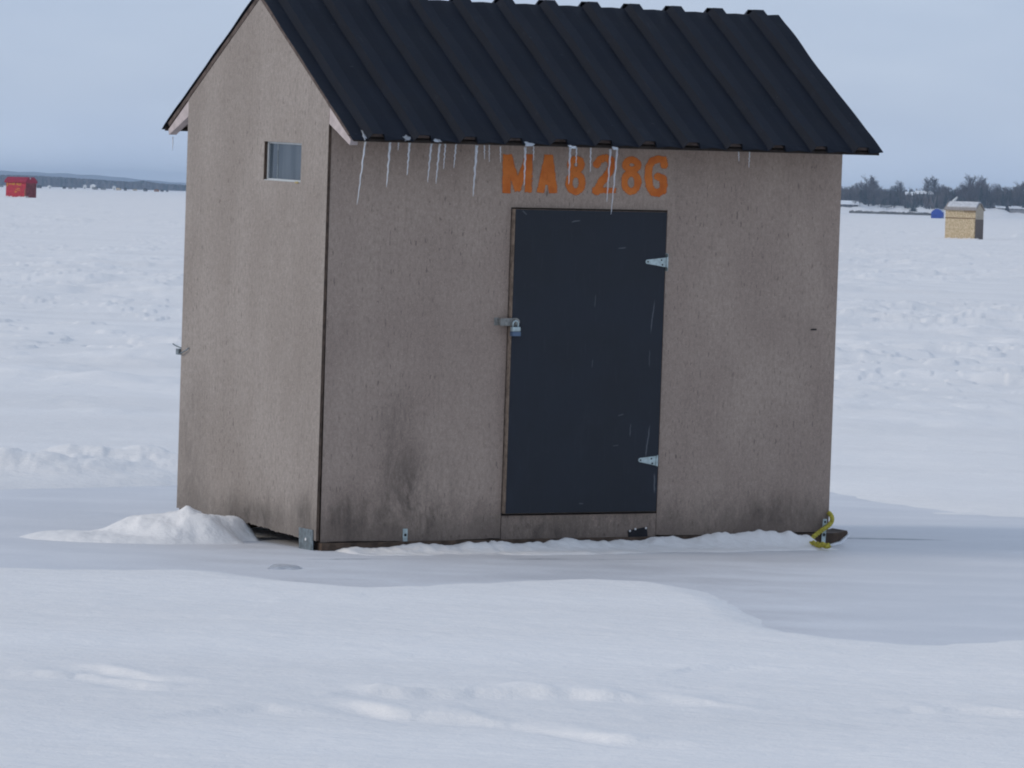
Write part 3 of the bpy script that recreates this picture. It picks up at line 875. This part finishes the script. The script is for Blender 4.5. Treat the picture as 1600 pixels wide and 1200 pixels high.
for pg, lab in CR:
    n = Vector((0, -SL, 1)).normalized()
    base = [roof_hit(x, y, .022) for x, y in pg]
    c = sum(base, Vector())/len(base)
    ring0 = []; ring1 = []; k2 = len(pg)*3
    for i in range(k2):
        a = base[i//3]; b = base[(i//3+1) % len(base)]; p = a.lerp(b, (i % 3)/3)
        p = c + (p-c)*(.78+random.uniform(-.2, .2))
        ring0.append(p); ring1.append(c + (p-c)*.6 + n*random.uniform(.002, .005))
    mb = MB(); vs = [HM @ p for p in ring0+ring1] + [HM @ (c+n*.005)]
    fs = [(i, (i+1) % k2, k2+(i+1) % k2, k2+i) for i in range(k2)] + [(k2+i, k2+(i+1) % k2, 2*k2) for i in range(k2)] + [tuple(range(k2))[::-1]]
    mb.add(vs, fs)
    tag(mb.build('ice_crust', M['crust'], origin=tuple(HM @ c)), lab, 'ice crust', 'ice crusts on the roof edge')

# ------------------------------------------------------------------ other huts on the lake
def tan_mat():
    t = NT('raw_strand_board'); v = t.coord()
    c = t.mix(t.rng(t.noise(t.coord((1, 1, .6)), 14, 4, .8), .38, .62), (.41, .31, .18), (.66, .53, .36))
    return t.fin(c, .75, .2)
M['tan'] = tan_mat()
M['tan_grey'] = plain('weathered_strand_board', (.42, .36, .28), .8, .2, .25, 30)
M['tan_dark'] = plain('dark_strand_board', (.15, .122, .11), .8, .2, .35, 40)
M['old_snow'] = plain('thin_old_snow', (.56, .56, .57), .85, .1, .12, 6)
M['tan_edge'] = plain('brown_trim_board', (.22, .15, .085), .8, .2, .2, 30)
M['grey_roof'] = plain('grey_roof_felt', (.30, .27, .25), .85, .2, .2, 20)
tb = ground_at(1476, 373.2); ang = R(-24)
tan = empty('plywood_hut', tb, ang)
tag(tan, 'pale raw strand board fishing hut with snow on its roof, far right on the lake', 'fishing hut')
sc = tb.y / F
W_, D_, Ht, Pt = 45*sc/math.cos(ang), 15.5*sc/math.sin(-ang), 46*sc, 9.5*sc
mb = MB(); mb.box(0, W_, 0, D_, -.03, Ht); mb.build('wall', M['tan'], tan)
mb = MB(); mb.box(W_*.79, W_-.03, -.03, -.002, .0, Ht*.70); mb.build('door', M['tan'], tan)
mb = MB(); mb.box(-.01, W_+.01, -.02, -.002, Ht*.705, Ht*.735); mb.build('trim_board', M['tan_edge'], tan)
mb = MB(); mb.box(W_*.62, W_+.02, -.10, -.003, Ht*.945, Ht*.985); mb.build('trim_board', M['tan_edge'], tan)
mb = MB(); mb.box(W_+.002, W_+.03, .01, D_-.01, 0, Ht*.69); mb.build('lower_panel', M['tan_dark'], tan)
mb = MB(); mb.prism([(0, Ht*.69), (D_, Ht*.69), (D_, Ht), (D_/2, Ht+Pt), (0, Ht)], 'x', W_+.001, W_+.02); mb.build('gable_panel', M['tan_grey'], tan)
mb = MB(); mb.prism([(-.12, Ht-.03), (D_*.40, Ht+Pt), (D_*.60, Ht+Pt), (D_+.12, Ht-.03), (D_+.12, Ht+.03), (D_*.62, Ht+Pt+.05), (D_*.38, Ht+Pt+.05), (-.12, Ht+.03)], 'x', -.06, W_+.06)
rf = mb.build('roof', M['grey_roof'], tan)
mb = MB(); mb.prism([(.08, Ht+.10), (D_*.38, Ht+Pt+.052), (D_*.62, Ht+Pt+.052), (D_*.62, Ht+Pt+.13), (D_*.36, Ht+Pt+.13), (.05, Ht+.20)], 'x', .05, W_+.02); mb.build('snow_cover', M['old_snow'], rf, bevel=.03)
mb = MB(); mb.tube([(W_*.14, D_*.4, Ht+Pt+.1), (W_*.26, D_*.45, Ht+Pt+.36)], [.10, .04], 8); mb.build('vent_pipe', M['alum'], rf)

def skirt(o, W_, hh):
    mb = MB(); n = 26
    for i in range(n+1):
        x = -.25 + (W_+.5)*i/n; k = hh*random.uniform(.15, 1)
        mb.v += [(x, -.9, -.08), (x, -.35, k*.5), (x, -.02, k), (x, .3, k*.4)]
    mb.f = [(i*4+j, i*4+4+j, i*4+5+j, i*4+1+j) for i in range(n) for j in range(3)]; mb.m = [0]*len(mb.f)
    q = mb.build('snow_drift', M['snow'], smooth=True); q.location = o.location; q.rotation_euler = o.rotation_euler; tag(q, kind='structure')
skirt(tan, W_, .12)
M['red'] = plain('faded_red_panel', (.43, .035, .055), .7, .25, .2, 4)
M['red_side'] = plain('dark_mottled_red_side', (.19, .045, .05), .8, .2, .5, 6)  # side panel in a darker, mottled red than the front
M['red_roof'] = plain('dark_red_cover', (.30, .022, .05), .7, .25, .2, 4)
M['yellow'] = plain('yellow_painted_marks', (.58, .30, .05), .7, .2, .25, 8)
rb = ground_at(9, 308.3)
red = empty('red_hut', rb, R(-22)); sc = rb.y/F
tag(red, 'red fishing hut with yellow painted marks, far out on the lake at left', 'fishing hut')
W_, D_, Ht, Pt = 32*sc/.927, 13*sc/.375, 25.5*sc, 7*sc
mb = MB(); mb.box(0, W_, 0, D_, -.05, Ht); mb.build('wall', M['red'], red)
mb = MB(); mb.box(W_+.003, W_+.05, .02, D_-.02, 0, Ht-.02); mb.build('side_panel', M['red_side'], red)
mb = MB(); mb.prism([(-.16, Ht-.16), (-.13, Ht+.10), (D_*.22, Ht+Pt), (D_*.75, Ht+Pt), (D_+.12, Ht+.06), (D_+.12, Ht-.16)], 'x', -.16, W_+.12); mb.build('roof', M['red_roof'], red, bevel=.06)
mb = MB()
for (u0, u1, v0, v1) in ((.04, .09, .68, .90), (.14, .30, .80, .86), (.33, .44, .77, .90), (.53, .60, .78, .89), (.60, .78, .83, .88), (.62, .76, .75, .79)):
    mb = MB(); mb.box(u0*W_, u1*W_, -.02, -.003, v0*Ht, v1*Ht); mb.build('painted_mark', M['yellow'], red)
mb = MB()
for k in range(9):
    a = k*.7; cx, cz = .58+.10*math.cos(a), .45+.13*math.sin(a*1.3)
    mb.box((cx-.045)*W_, (cx+.045)*W_, -.018-.0005*k, -.003, (cz-.016)*Ht, (cz+.016)*Ht)
mb.build('painted_mark', M['yellow'], red)
mb = MB(); mb.box(W_*.955, W_*.99, -.025, -.003, 0, Ht*.55); mb.build('corner_board', M['tan_edge'], red)
mb = MB(); mb.tube([(W_, D_*.3, Ht+Pt*.6), (W_+.18, D_*.3, Ht+Pt*.75)], .09, 8); mb.build('vent_pipe', M['alum'], red)

skirt(red, W_, .2)
M['blue'] = plain('blue_tent_fabric', (.022, .065, .33), .65, .3, .15, 2)
M['blue_lt'] = plain('pale_tent_edging', (.35, .42, .55), .6, .3, .1, 3)
bb = ground_at(1454.5, 341); sc = bb.y/F
ten = empty('pop_up_tent', bb, R(-12)); 
tag(ten, 'small blue pop-up fishing tent between the plywood hut and the far shore', 'tent')
W_, D_ = 18.5*sc, 2.4; hh = 15*sc
prof = [(0, -.05), (0, hh*.62), (W_*.16, hh*.84), (W_*.38, hh*.985), (W_*.5, hh), (W_*.62, hh*.985), (W_*.86, hh*.84), (W_, hh*.62), (W_, -.05)]
mb = MB(); mb.prism(prof, 'y', 0, D_); mb.build('cover', M['blue'], ten, bevel=.08)
mb = MB(); mb.tube([(p[0]+.03, -.02, p[1]+.05) for p in prof[4:8]], .10, 6); mb.build('edging', M['blue_lt'], ten)
mb = MB(); mb.box(W_*.36, W_*.64, -.03, -.004, .05, hh*.6); mb.build('door_flap', M['blue'], ten)
mb = MB(); mb.tube([(W_*.95, -.1, -.45), (W_*.95, -.1, .4)], .12, 6); mb.build('anchor_pole', M['galv_dark'], ten)

# distant shanties along the horizon
far_m = {'dark': plain('far_dark_paint', (.05, .055, .06), .8), 'white': plain('far_white_paint', (.78, .78, .76), .7),
         'beige': plain('far_beige_paint', (.55, .45, .32), .8), 'grey': plain('far_grey_paint', (.20, .21, .22), .8), 'orange': plain('far_brown_paint', (.28, .13, .06), .8)}
SH = [ # photo x, width px, height px, distance, colour, roof white, label
 (2, 6, 4.2, 2300, 'grey', 'grey shanty at the left picture edge, partly behind the red hut'),
 (61.5, 7, 4.5, 2300, 'dark', 'wide dark shanty just right of the red hut'),
 (77.5, 5, 4.5, 2350, 'white', 'white shanty right of the red hut, between two dark ones'),
 (100.5, 4.5, 3.6, 2400, 'dark', 'dark shanty right of the lone white shanty by the red hut'),
 (110, 5, 3.4, 2500, 'grey', 'grey shanty between the small dark one and the two white ones'),
 (118, 3.5, 2.6, 2600, 'grey', 'tiny grey shanty left of the two white ones'),
 (132.5, 5, 6.5, 2900, 'white', 'tall white cabin standing left of the widest white cabin'),
 (145.5, 8, 7.5, 2900, 'white', 'widest and tallest white cabin of the row on the horizon'),
 (149.5, 6.5, 4.5, 2400, 'grey', 'grey shanty in front of the widest white cabin'),
 (161.5, 7, 3.6, 2500, 'grey', 'low wide grey shanty right of the widest white cabin'),
 (178.5, 5, 6, 2900, 'white', 'white cabin beside the beige one in the middle of the row'),
 (185.5, 6.5, 4.4, 2500, 'beige', 'beige shanty right of a white cabin'),
 (196, 4.5, 5, 2400, 'dark', 'dark square shanty right of the beige one'),
 (211, 6, 3, 2600, 'beige', 'flat tan shanty halfway between two dark square shanties'),
 (227.5, 5, 5, 2350, 'dark', 'dark square shanty left of the rust brown one'),
 (245, 7, 4.2, 2350, 'orange', 'rust brown shanty near the right end of the row'),
 (253.5, 5, 3.2, 2450, 'dark', 'low dark shanty touching the rust brown one'),
 (261.5, 3.5, 2.6, 2500, 'dark', 'rightmost tiny dark shanty of the row, left of the big hut'),
]
for (px, w, h, Y, colr, lab) in SH:
    g = CAM + ray(px, 290) * (Y / ray(px, 290).y); sc = Y/F; g.z = GZ
    o = empty('shanty', g, R(random.uniform(-25, 25)))
    tag(o, lab, 'shanty', 'shanties along the horizon at left')
    ww, hgt = w*sc, h*sc
    mb = MB(); mb.prism([(-ww/2, -.1), (ww/2, -.1), (ww/2, hgt*.7), (0, hgt*.97), (-ww/2, hgt*.7)], 'y', -ww*.4, ww*.4); mb.build('wall', far_m[colr], o)
    mb = MB(); mb.prism([(-ww*.54, hgt*.68), (0, hgt*.98), (ww*.54, hgt*.68), (ww*.54, hgt*.76), (0, hgt*1.07), (-ww*.54, hgt*.76)], 'y', -ww*.45, ww*.45)
    mb.build('roof', far_m['white'] if colr == 'white' or h > 4.4 and colr == 'beige' else far_m['dark'], o)
    mb = MB(); mb.box(-ww*.12, ww*.14, -ww*.4-.06, -ww*.4-.01, 0, hgt*.5); mb.build('door', far_m['grey'], o)

# ------------------------------------------------------------------ far shores
M['bare'] = plain('bare_winter_twigs', (.085, .07, .072), .9, .1, .3, .2)
M['bare2'] = plain('grey_winter_twigs', (.12, .105, .10), .9, .1, .3, .2)
M['fir'] = plain('dark_evergreen_needles', (.022, .036, .032), .9, .1, .4, .3)
M['bark'] = plain('dark_bark', (.055, .045, .042), .9, .1, .3, 1)

def twig(mb, a, b, w0, w1, mi=0):
    d = (b-a).normalized(); s = d.cross(Vector((random.gauss(0, 1), random.gauss(0, 1), random.gauss(0, 1))))
    if s.length < 1e-4: return
    s.normalize()
    mb.add([a-s*w0, a+s*w0, b+s*w1, b-s*w1], [(0, 1, 2, 3)], mi)
def bare_tree(h, spread, trunk, crown, n1=17, n2=9, n3=4, mi=0, base=.28):
    trunk.tube([(0, 0, -.5), (random.uniform(-.2, .2), 0, h*.3), (random.uniform(-.4, .4), random.uniform(-.3, .3), h*.72)], [h*.022, h*.016, h*.007], 6)
    for i in range(n1):
        t = random.uniform(base, .75); a = Vector((0, 0, h*t)); th = random.uniform(0, 6.283)
        out = spread*random.uniform(.3, .8)*(1.15-abs(t-.5)); upz = h*random.uniform(.14, .40)
        b = a + Vector((math.cos(th)*out, math.sin(th)*out, upz)); b.z = min(b.z, h*.97)
        twig(crown, a, b, h*.008, h*.004, mi)
        for j in range(n2):
            c = a.lerp(b, random.uniform(.3, 1))
            d = c + Vector((random.gauss(0, .45), random.gauss(0, .45), random.uniform(.2, 1.2)))*h*.11
            twig(crown, c, d, h*.005, h*.003, mi)
            for k in range(n3):
                e = c.lerp(d, random.uniform(.3, 1))
                twig(crown, e, e + Vector((random.gauss(0, .6), random.gauss(0, .6), random.uniform(-.2, 1)))*h*.06, h*.004, h*.0022, mi)
    for j in range(8):
        c = Vector((random.gauss(0, spread*.15), random.gauss(0, spread*.15), h*.70)); twig(crown, c, c + Vector((random.gauss(0, 1)*.1*h, random.gauss(0, 1)*.1*h, h*random.uniform(.18, .3))), h*.005, h*.0025, mi)
def fir_tree(h, r, trunk, crown, mi=1):
    trunk.tube([(0, 0, -.5), (0, 0, h*.9)], [h*.02, h*.004], 6)
    n = 26
    for i in range(n):
        t = i/(n-1); z = h*(.08+.90*t); rr = r*(1-t)**.85*random.uniform(.75, 1.15) + .08
        for k in range(12):
            th = random.uniform(0, 6.283); o = Vector((math.cos(th), math.sin(th), 0))
            a = Vector((0, 0, z)) + o*rr*.05; b = a + o*rr*random.uniform(.6, 1.05) + Vector((0, 0, -h*.035))
            twig(crown, a, b, h*.028, h*.006, mi)

def xform_add(dst, src, loc, rz, s):
    c, n = math.cos(rz)*s, math.sin(rz)*s
    o = len(dst.v)
    dst.v += [(v[0]*c - v[1]*n + loc[0], v[0]*n + v[1]*c + loc[1], v[2]*s + loc[2]) for v in src.v]
    dst.f += [tuple(i+o for i in f) for f in src.f]; dst.m += src.m
protos = []
for k in range(5):
    t, c = MB(), MB(); bare_tree(1*14., 4.6+k*.4, t, c, mi=(0 if k < 3 else 2), base=.16 if k % 2 else .28); protos.append((t, c))
firs = []
for k in range(2):
    t, c = MB(), MB(); fir_tree(14., 2.3+.7*k, t, c); firs.append((t, c))
LM = [M['bare'], M['fir'], M['bare2'], M['bark']]

# right shore: a low snowy bank about two kilometres off, thick wood on it
YS = 2230.
def shore_x(px, Y=YS): return (CAM + ray(px, 320)*(Y/ray(px, 320).y)).x
mb = MB(); nxb = 120
xa, xb = shore_x(900), shore_x(2300)
rows = [(0, -.4), (2, .25), (8, 1.4), (30, 3.4), (60, 4.6), (140, 6.0), (420, 7.5), (520, -1)]
for (dy, z) in rows:
    for i in range(nxb+1):
        x = xa + (xb-xa)*i/nxb
        zz = z*(1+.25*math.sin(i*.7)+.15*math.sin(i*2.3+1)) if z > .3 else z
        mb.v.append((x, YS+dy+6*math.sin(i*.31), zz))
for j in range(len(rows)-1):
    for i in range(nxb):
        q = j*(nxb+1)+i; mb.f.append((q, q+1, q+nxb+2, q+nxb+1)); mb.m.append(0)
tag(mb.build('shore_bank', M['snow'], smooth=True, fix=False), kind='structure')

def bank_z(dy):
    for (a, za), (b, zb) in zip(rows[:-1], rows[1:]):
        if a <= dy <= b: return za + (zb-za)*(dy-a)/(b-a)
    return 0
wood = MB(); random.seed(21)
def height_at(px):   # tree-top profile of the wood, in photo pixels above the shore
    pts = [(1100, 40), (1310, 44), (1335, 47), (1352, 50), (1375, 46), (1400, 44), (1420, 42), (1440, 45), (1460, 50), (1485, 46), (1515, 54), (1545, 54), (1570, 48), (1600, 52), (1700, 50), (2300, 45)]
    for (a, ya), (b, yb) in zip(pts[:-1], pts[1:]):
        if a <= px <= b: return ya + (yb-ya)*(px-a)/(b-a)
    return 45
for row, (dy, n) in enumerate(((34, 150), (62, 150), (95, 130), (140, 90))):
    for i in range(n):
        px = 1270 + (1680-1270)*(i + random.uniform(-.4, .4))/n
        if row == 0 and 1338 < px < 1412 and random.random() < .75: continue
        Y = YS + dy + random.uniform(-10, 10)
        z = bank_z(dy) - .3
        hpx = height_at(px)*random.choice((random.uniform(.62, .85), random.uniform(.78, 1.0)))
        if 1411 < px < 1462 and dy < 66: hpx = min(hpx, random.uniform(19, 26))
        h = hpx*Y/F - z
        if h < 2: continue
        if random.random() < .30:
            src = random.choice(firs); h *= .92
        else: src = random.choice(protos)
        s = h/14.
        for part in src:
            mm = MB(); mm.v = part.v; mm.f = part.f; mm.m = [3]*len(part.f) if part is src[0] else part.m
            xform_add(wood, mm, (shore_x(px, Y), Y, z), random.uniform(0, 6.28), s)
# brush below the trees
for i in range(5200):
    px = random.uniform(1270, 1680); dy = random.uniform(26, 120)
    if 1338 < px < 1414 and dy < 52: continue
    Y = YS+dy; a = Vector((shore_x(px, Y), Y, bank_z(dy)-.2))
    twig(wood, a, a + Vector((random.gauss(0, 1.1), random.gauss(0, .8), random.uniform(1.5, 6.5))), .5, .2, random.choice((0, 0, 1, 2)))
wo = wood.build('wood', LM, fix=False)
tag(wo, kind='stuff')

# a few trees that stand out from the wood
TR = [ # px, height px, dy, kind, label
 (1357, 57, 30, 'b', 'tall bare tree with open crown above the snowy bank, right of the big hut'),
 (1366, 52, 48, 'b', 'bare tree with pale crown just right of the tallest one beside the big hut'),
 (1336, 21, 14, 's', 'small bare tree with dark trunk on the snowy bank by the low house'),
 (1343, 21, 16, 's', 'small forked bare tree on the snowy bank, just right of a dark trunk'),
 (1372, 17, 20, 's', 'small bare tree on the middle of the snowy bank'),
 (1386, 19, 16, 's', 'small bare tree with thick trunk at the right half of the snowy bank'),
 (1352, 47, 40, 'f', 'dark pointed evergreen in the wood above the snowy bank'),
 (1398, 46, 40, 'f', 'narrow pointed evergreen left of the snowy roofs'),
 (1406, 50, 60, 'b', 'bare tree rising behind the narrow pointed evergreen'),
 (1421, 40, 44, 'f', 'short pointed evergreen at the left end of the snowy roofs'),
 (1427, 17, 10, 'e', 'low dark bush at the shoreline left of the blue tent'),
 (1449, 56, 70, 'b', 'wide bare tree rising above the snowy roofs, left of the blue tent'),
 (1459, 58, 70, 'b', 'tall bare tree above the blue tent'),
 (1517, 62, 60, 'b', 'tall bare tree rising above the plywood hut roof'),
 (1533, 61, 55, 'b', 'broad dark bare tree right of the plywood hut, highest of the wood'),
 (1594, 55, 60, 'b', 'bare tree at the right picture edge'),
]
tproto = {}
for kind in 'bsfe':
    t, c = MB(), MB()
    if kind == 'b': bare_tree(14., 5.0, t, c, 20, 10, 4)
    elif kind == 's': bare_tree(14., 6.5, t, c, 16, 9, 4, base=.55)
    elif kind == 'f': fir_tree(14., 2.2, t, c)
    else: fir_tree(14., 11, t, c)
    tproto[kind] = (t, c)
first = {}
for (px, hp, dy, kind, lab) in TR:
    Y = YS+dy; z = bank_z(dy)-.2
    h = hp*Y/F - z
    loc = (shore_x(px, Y), Y, z); s = h/14.
    nm = {'b': 'bare_tree', 's': 'bare_tree', 'f': 'evergreen_tree', 'e': 'evergreen_bush'}[kind]
    root = empty(nm, loc, random.uniform(0, 6.28)); root.scale = (s, s, s)
    tag(root, lab, 'bush' if kind == 'e' else 'tree', 'trees standing out along the right shore')
    if kind not in first:
        a = tproto[kind][0].build('trunk', M['bark'], root); b = tproto[kind][1].build('crown', LM, root, fix=False)
        first[kind] = (a, b)
    else:
        for p in first[kind]:
            q = p.copy(); COL.objects.link(q); q.parent = root

# houses and wall at the right shore
M['snow_roof'] = plain('snowy_house_roof', (.80, .81, .82), .8, .1, .06, .5)
M['house'] = plain('grey_house_siding', (.27, .26, .26), .8, .2, .15, .5)
M['house_w'] = plain('white_house_siding', (.70, .69, .66), .8, .2, .08, .5)
M['dwin'] = plain('dark_house_window', (.05, .05, .06), .3, .5)
def house(px0, px1, ybase, wall_px, roof_px, dy, mat, lab, nwin=3, depth=7):
    Y = YS+dy; sc = Y/F; base = at_dist((px0+px1)/2, ybase, Y)
    o = empty('house', base); w = (px1-px0)*sc; hw = wall_px*sc; hr = roof_px*sc
    tag(o, lab, 'house')
    m_ = MB(); m_.box(-w/2, w/2, 0, depth, -4, hw); wl = m_.build('wall', mat, o)
    m_ = MB(); m_.prism([(-.5, hw-.1), (depth/2, hw+hr), (depth+.5, hw-.1), (depth+.5, hw+.15), (depth/2, hw+hr+.3), (-.5, hw+.15)], 'x', -w/2-.4, w/2+.4); m_.build('roof', M['snow_roof'], o)
    m_ = MB(); m_.prism([(0, hw), (depth, hw), (depth/2, hw+hr-.1)], 'x', -w/2+.05, w/2-.05); m_.build('gable', mat, o)
    for k in range(nwin):
        cx = -w/2 + w*(k+.5)/nwin
        m_ = MB(); m_.box(cx-w*.08, cx+w*.08, -.08, -.01, hw*.35, hw*.8); m_.build('window', M['dwin'], o)
house(1300, 1341, 325, 6.0, 4.8, 14, M['house'], 'long low grey house with snowy roof beside the right edge of the big hut', 5)
house(1416, 1429, 308.5, 3.4, 4.4, 66, M['house'], 'house with steep snowy roof high in the wood, left of the longer one', 2)
house(1432, 1457, 306.5, 3.2, 4.2, 68, M['house'], 'long house with snowy roof high in the wood above the blue tent', 4)
house(1562, 1572, 338, 3.4, 2.6, 12, M['house_w'], 'small white house at the shoreline right of the plywood hut', 2)
house(1557, 1570, 327.5, 2.6, 2.6, 24, M['house'], 'house with patchy snowy roof in the wood, right of the plywood hut', 2)
house(1578, 1606, 329, 3, 3.0, 24, M['house'], 'long house with snowy roof at the right picture edge', 4)
mb = MB()
xs = [shore_x(px) for px in np.linspace(1326, 1456, 40)]
M['stone'] = plain('dark_shore_stone', (.13, .12, .10), .85, .2, .4, .8)
for a, b in zip(xs[:-1], xs[1:]):
    y = YS-6+random.uniform(-.2, .2); mb.box(a, b-.03, y, y+1.2, -.3, 1.15+random.uniform(-.25, .25))
tag(mb.build('shore_wall', M['stone'], origin=(xs[0], YS-6, 0)), 'low dark stone wall along the foot of the snowy bank', 'wall')

# left shore: five kilometres off, a long even wood, and hills behind it
YL = 5000.; random.seed(5)
lw = MB()
def lx_(px, Y=YL): return (CAM + ray(px, 300)*(Y/ray(px, 300).y)).x
def lh(px):
    pts = [(-200, 17), (0, 17), (60, 17), (100, 16), (170, 13.5), (210, 12.5), (222, 15), (230, 14), (245, 11.5), (300, 10), (500, 10), (900, 10)]
    for (a, ya), (b, yb) in zip(pts[:-1], pts[1:]):
        if a <= px <= b: return ya + (yb-ya)*(px-a)/(b-a)
    return 12
for i in range(9000):
    px = random.uniform(-90, 420); Y = YL + random.uniform(0, 160)
    h = lh(px)*Y/F*random.uniform(.55, 1.06)
    a = Vector((lx_(px, Y), Y, -.5)); top = a + Vector((random.gauss(0, .8), 0, h))
    lw.add([a + Vector((-1.6, 0, 0)), a + Vector((1.6, 0, 0)), top + Vector((.9, random.uniform(-2, 2), -1)), top, top + Vector((-.9, random.uniform(-2, 2), -1.2))], [(0, 1, 2, 3, 4)], random.choice((0, 0, 1, 2)))
tag(lw.build('wood', LM, fix=False), kind='stuff')
M['hill'] = plain('wooded_hill_haze_paled', (.24, .26, .29), .95, .05, .2, .01)  # hill colour paled so that distance haze is partly painted in
def hills(Y, prof, depth):
    mb = MB(); n = 90
    ps = np.linspace(prof[0][0], prof[-1][0], n)
    hs = np.interp(ps, [p[0] for p in prof], [p[1] for p in prof])*Y/F
    lv = ((0, 0, -1), (.2, 0, .55), (.5, 0, 1), (.8, 0, .6), (1, 0, -.02))
    for (d, _, k) in lv:
        for i in range(n):
            z = hs[i]*k*(1+.03*math.sin(i*1.7)) if k > 0 else -3
            mb.v.append((lx_(ps[i], Y), Y+depth*d, z))
    for j in range(len(lv)-1):
        for i in range(n-1):
            q = j*n+i; mb.f.append((q, q+1, q+n+1, q+n)); mb.m.append(0)
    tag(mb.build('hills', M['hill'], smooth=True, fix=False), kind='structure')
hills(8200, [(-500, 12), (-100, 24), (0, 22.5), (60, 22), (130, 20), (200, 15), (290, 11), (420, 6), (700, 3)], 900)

# ------------------------------------------------------------------ air
hz = MB(); hz.box(-9500, 9500, -130, 9800, -6, 33)
hm = bpy.data.materials.new('thin_blue_haze'); hm.use_nodes = True; nt = hm.node_tree; nt.nodes.clear()
ho = nt.nodes.new('ShaderNodeOutputMaterial'); pv = nt.nodes.new('ShaderNodeVolumePrincipled')
pv.inputs['Color'].default_value = (.62, .79, 1, 1); pv.inputs['Density'].default_value = 1.25e-4
nt.links.new(pv.outputs[0], ho.inputs['Volume'])
tag(hz.build('haze', hm), kind='stuff')

# ------------------------------------------------------------------ sky and sun
SUN_DIR = Vector((-.90, -.30, .0)).normalized(); EL = R(24)
W = bpy.data.worlds.new('World'); S.world = W; W.use_nodes = True; wt = W.node_tree; wt.nodes.clear()
wo_ = wt.nodes.new('ShaderNodeOutputWorld'); bg = wt.nodes.new('ShaderNodeBackground')
sky = wt.nodes.new('ShaderNodeTexSky'); sky.sky_type = 'NISHITA'; sky.sun_disc = False
sky.sun_elevation = EL; sky.sun_rotation = math.atan2(SUN_DIR.x, SUN_DIR.y)
sky.air_density = 1.2; sky.dust_density = 1.5; sky.ozone_density = 2
tc = wt.nodes.new('ShaderNodeTexCoord'); mp = wt.nodes.new('ShaderNodeMapping'); mp.inputs['Scale'].default_value = (1, 1, 3.2)
no = wt.nodes.new('ShaderNodeTexNoise'); no.inputs['Scale'].default_value = 14; no.inputs['Detail'].default_value = 4; no.inputs['Roughness'].default_value = .5
wt.links.new(tc.outputs['Generated'], mp.inputs[0]); wt.links.new(mp.outputs[0], no.inputs['Vector'])
rp_ = wt.nodes.new('ShaderNodeValToRGB'); e = rp_.color_ramp.elements
e[0].position = .32; e[0].color = (.49, .60, .80, 1); e[1].position = .68; e[1].color = (.565, .672, .855, 1)
wt.links.new(no.outputs[0], rp_.inputs[0])
mul = wt.nodes.new('ShaderNodeMix'); mul.data_type = 'RGBA'; mul.blend_type = 'MULTIPLY'; mul.inputs[0].default_value = 1
wt.links.new(rp_.outputs[0], mul.inputs[6]); mul.inputs[7].default_value = (10, 10, 10, 1)
mx = wt.nodes.new('ShaderNodeMix'); mx.data_type = 'RGBA'; mx.inputs[0].default_value = .85
wt.links.new(sky.outputs[0], mx.inputs[6]); wt.links.new(mul.outputs[2], mx.inputs[7])
# the thin overcast pales towards the horizon
sz = wt.nodes.new('ShaderNodeSeparateXYZ'); wt.links.new(tc.outputs['Generated'], sz.inputs[0])
mr = wt.nodes.new('ShaderNodeMapRange'); wt.links.new(sz.outputs[2], mr.inputs[0]); mr.interpolation_type = 'SMOOTHSTEP'
for i, v in enumerate((.0, .022, 1.17, 1.0)): mr.inputs[i+1].default_value = v
vm = wt.nodes.new('ShaderNodeVectorMath'); vm.operation = 'SCALE'; wt.links.new(mx.outputs[2], vm.inputs[0]); wt.links.new(mr.outputs[0], vm.inputs['Scale'])
wt.links.new(vm.outputs[0], bg.inputs[0]); bg.inputs[1].default_value = .1
wt.links.new(bg.outputs[0], wo_.inputs[0])
sd_ = bpy.data.lights.new('sun', 'SUN'); sd_.energy = 1.2; sd_.angle = R(14); sd_.color = (1, .93, .84)
so = bpy.data.objects.new('sun', sd_); COL.objects.link(so)
dv = Vector((SUN_DIR.x*math.cos(EL), SUN_DIR.y*math.cos(EL), math.sin(EL)))
so.rotation_euler = dv.to_track_quat('Z', 'Y').to_euler(); so.location = (-30, -10, 20)

S.view_settings.view_transform = 'Standard'; S.view_settings.look = 'None'
S.view_settings.exposure = 0; S.view_settings.gamma = 1
S.cycles.filter_width = 2.0
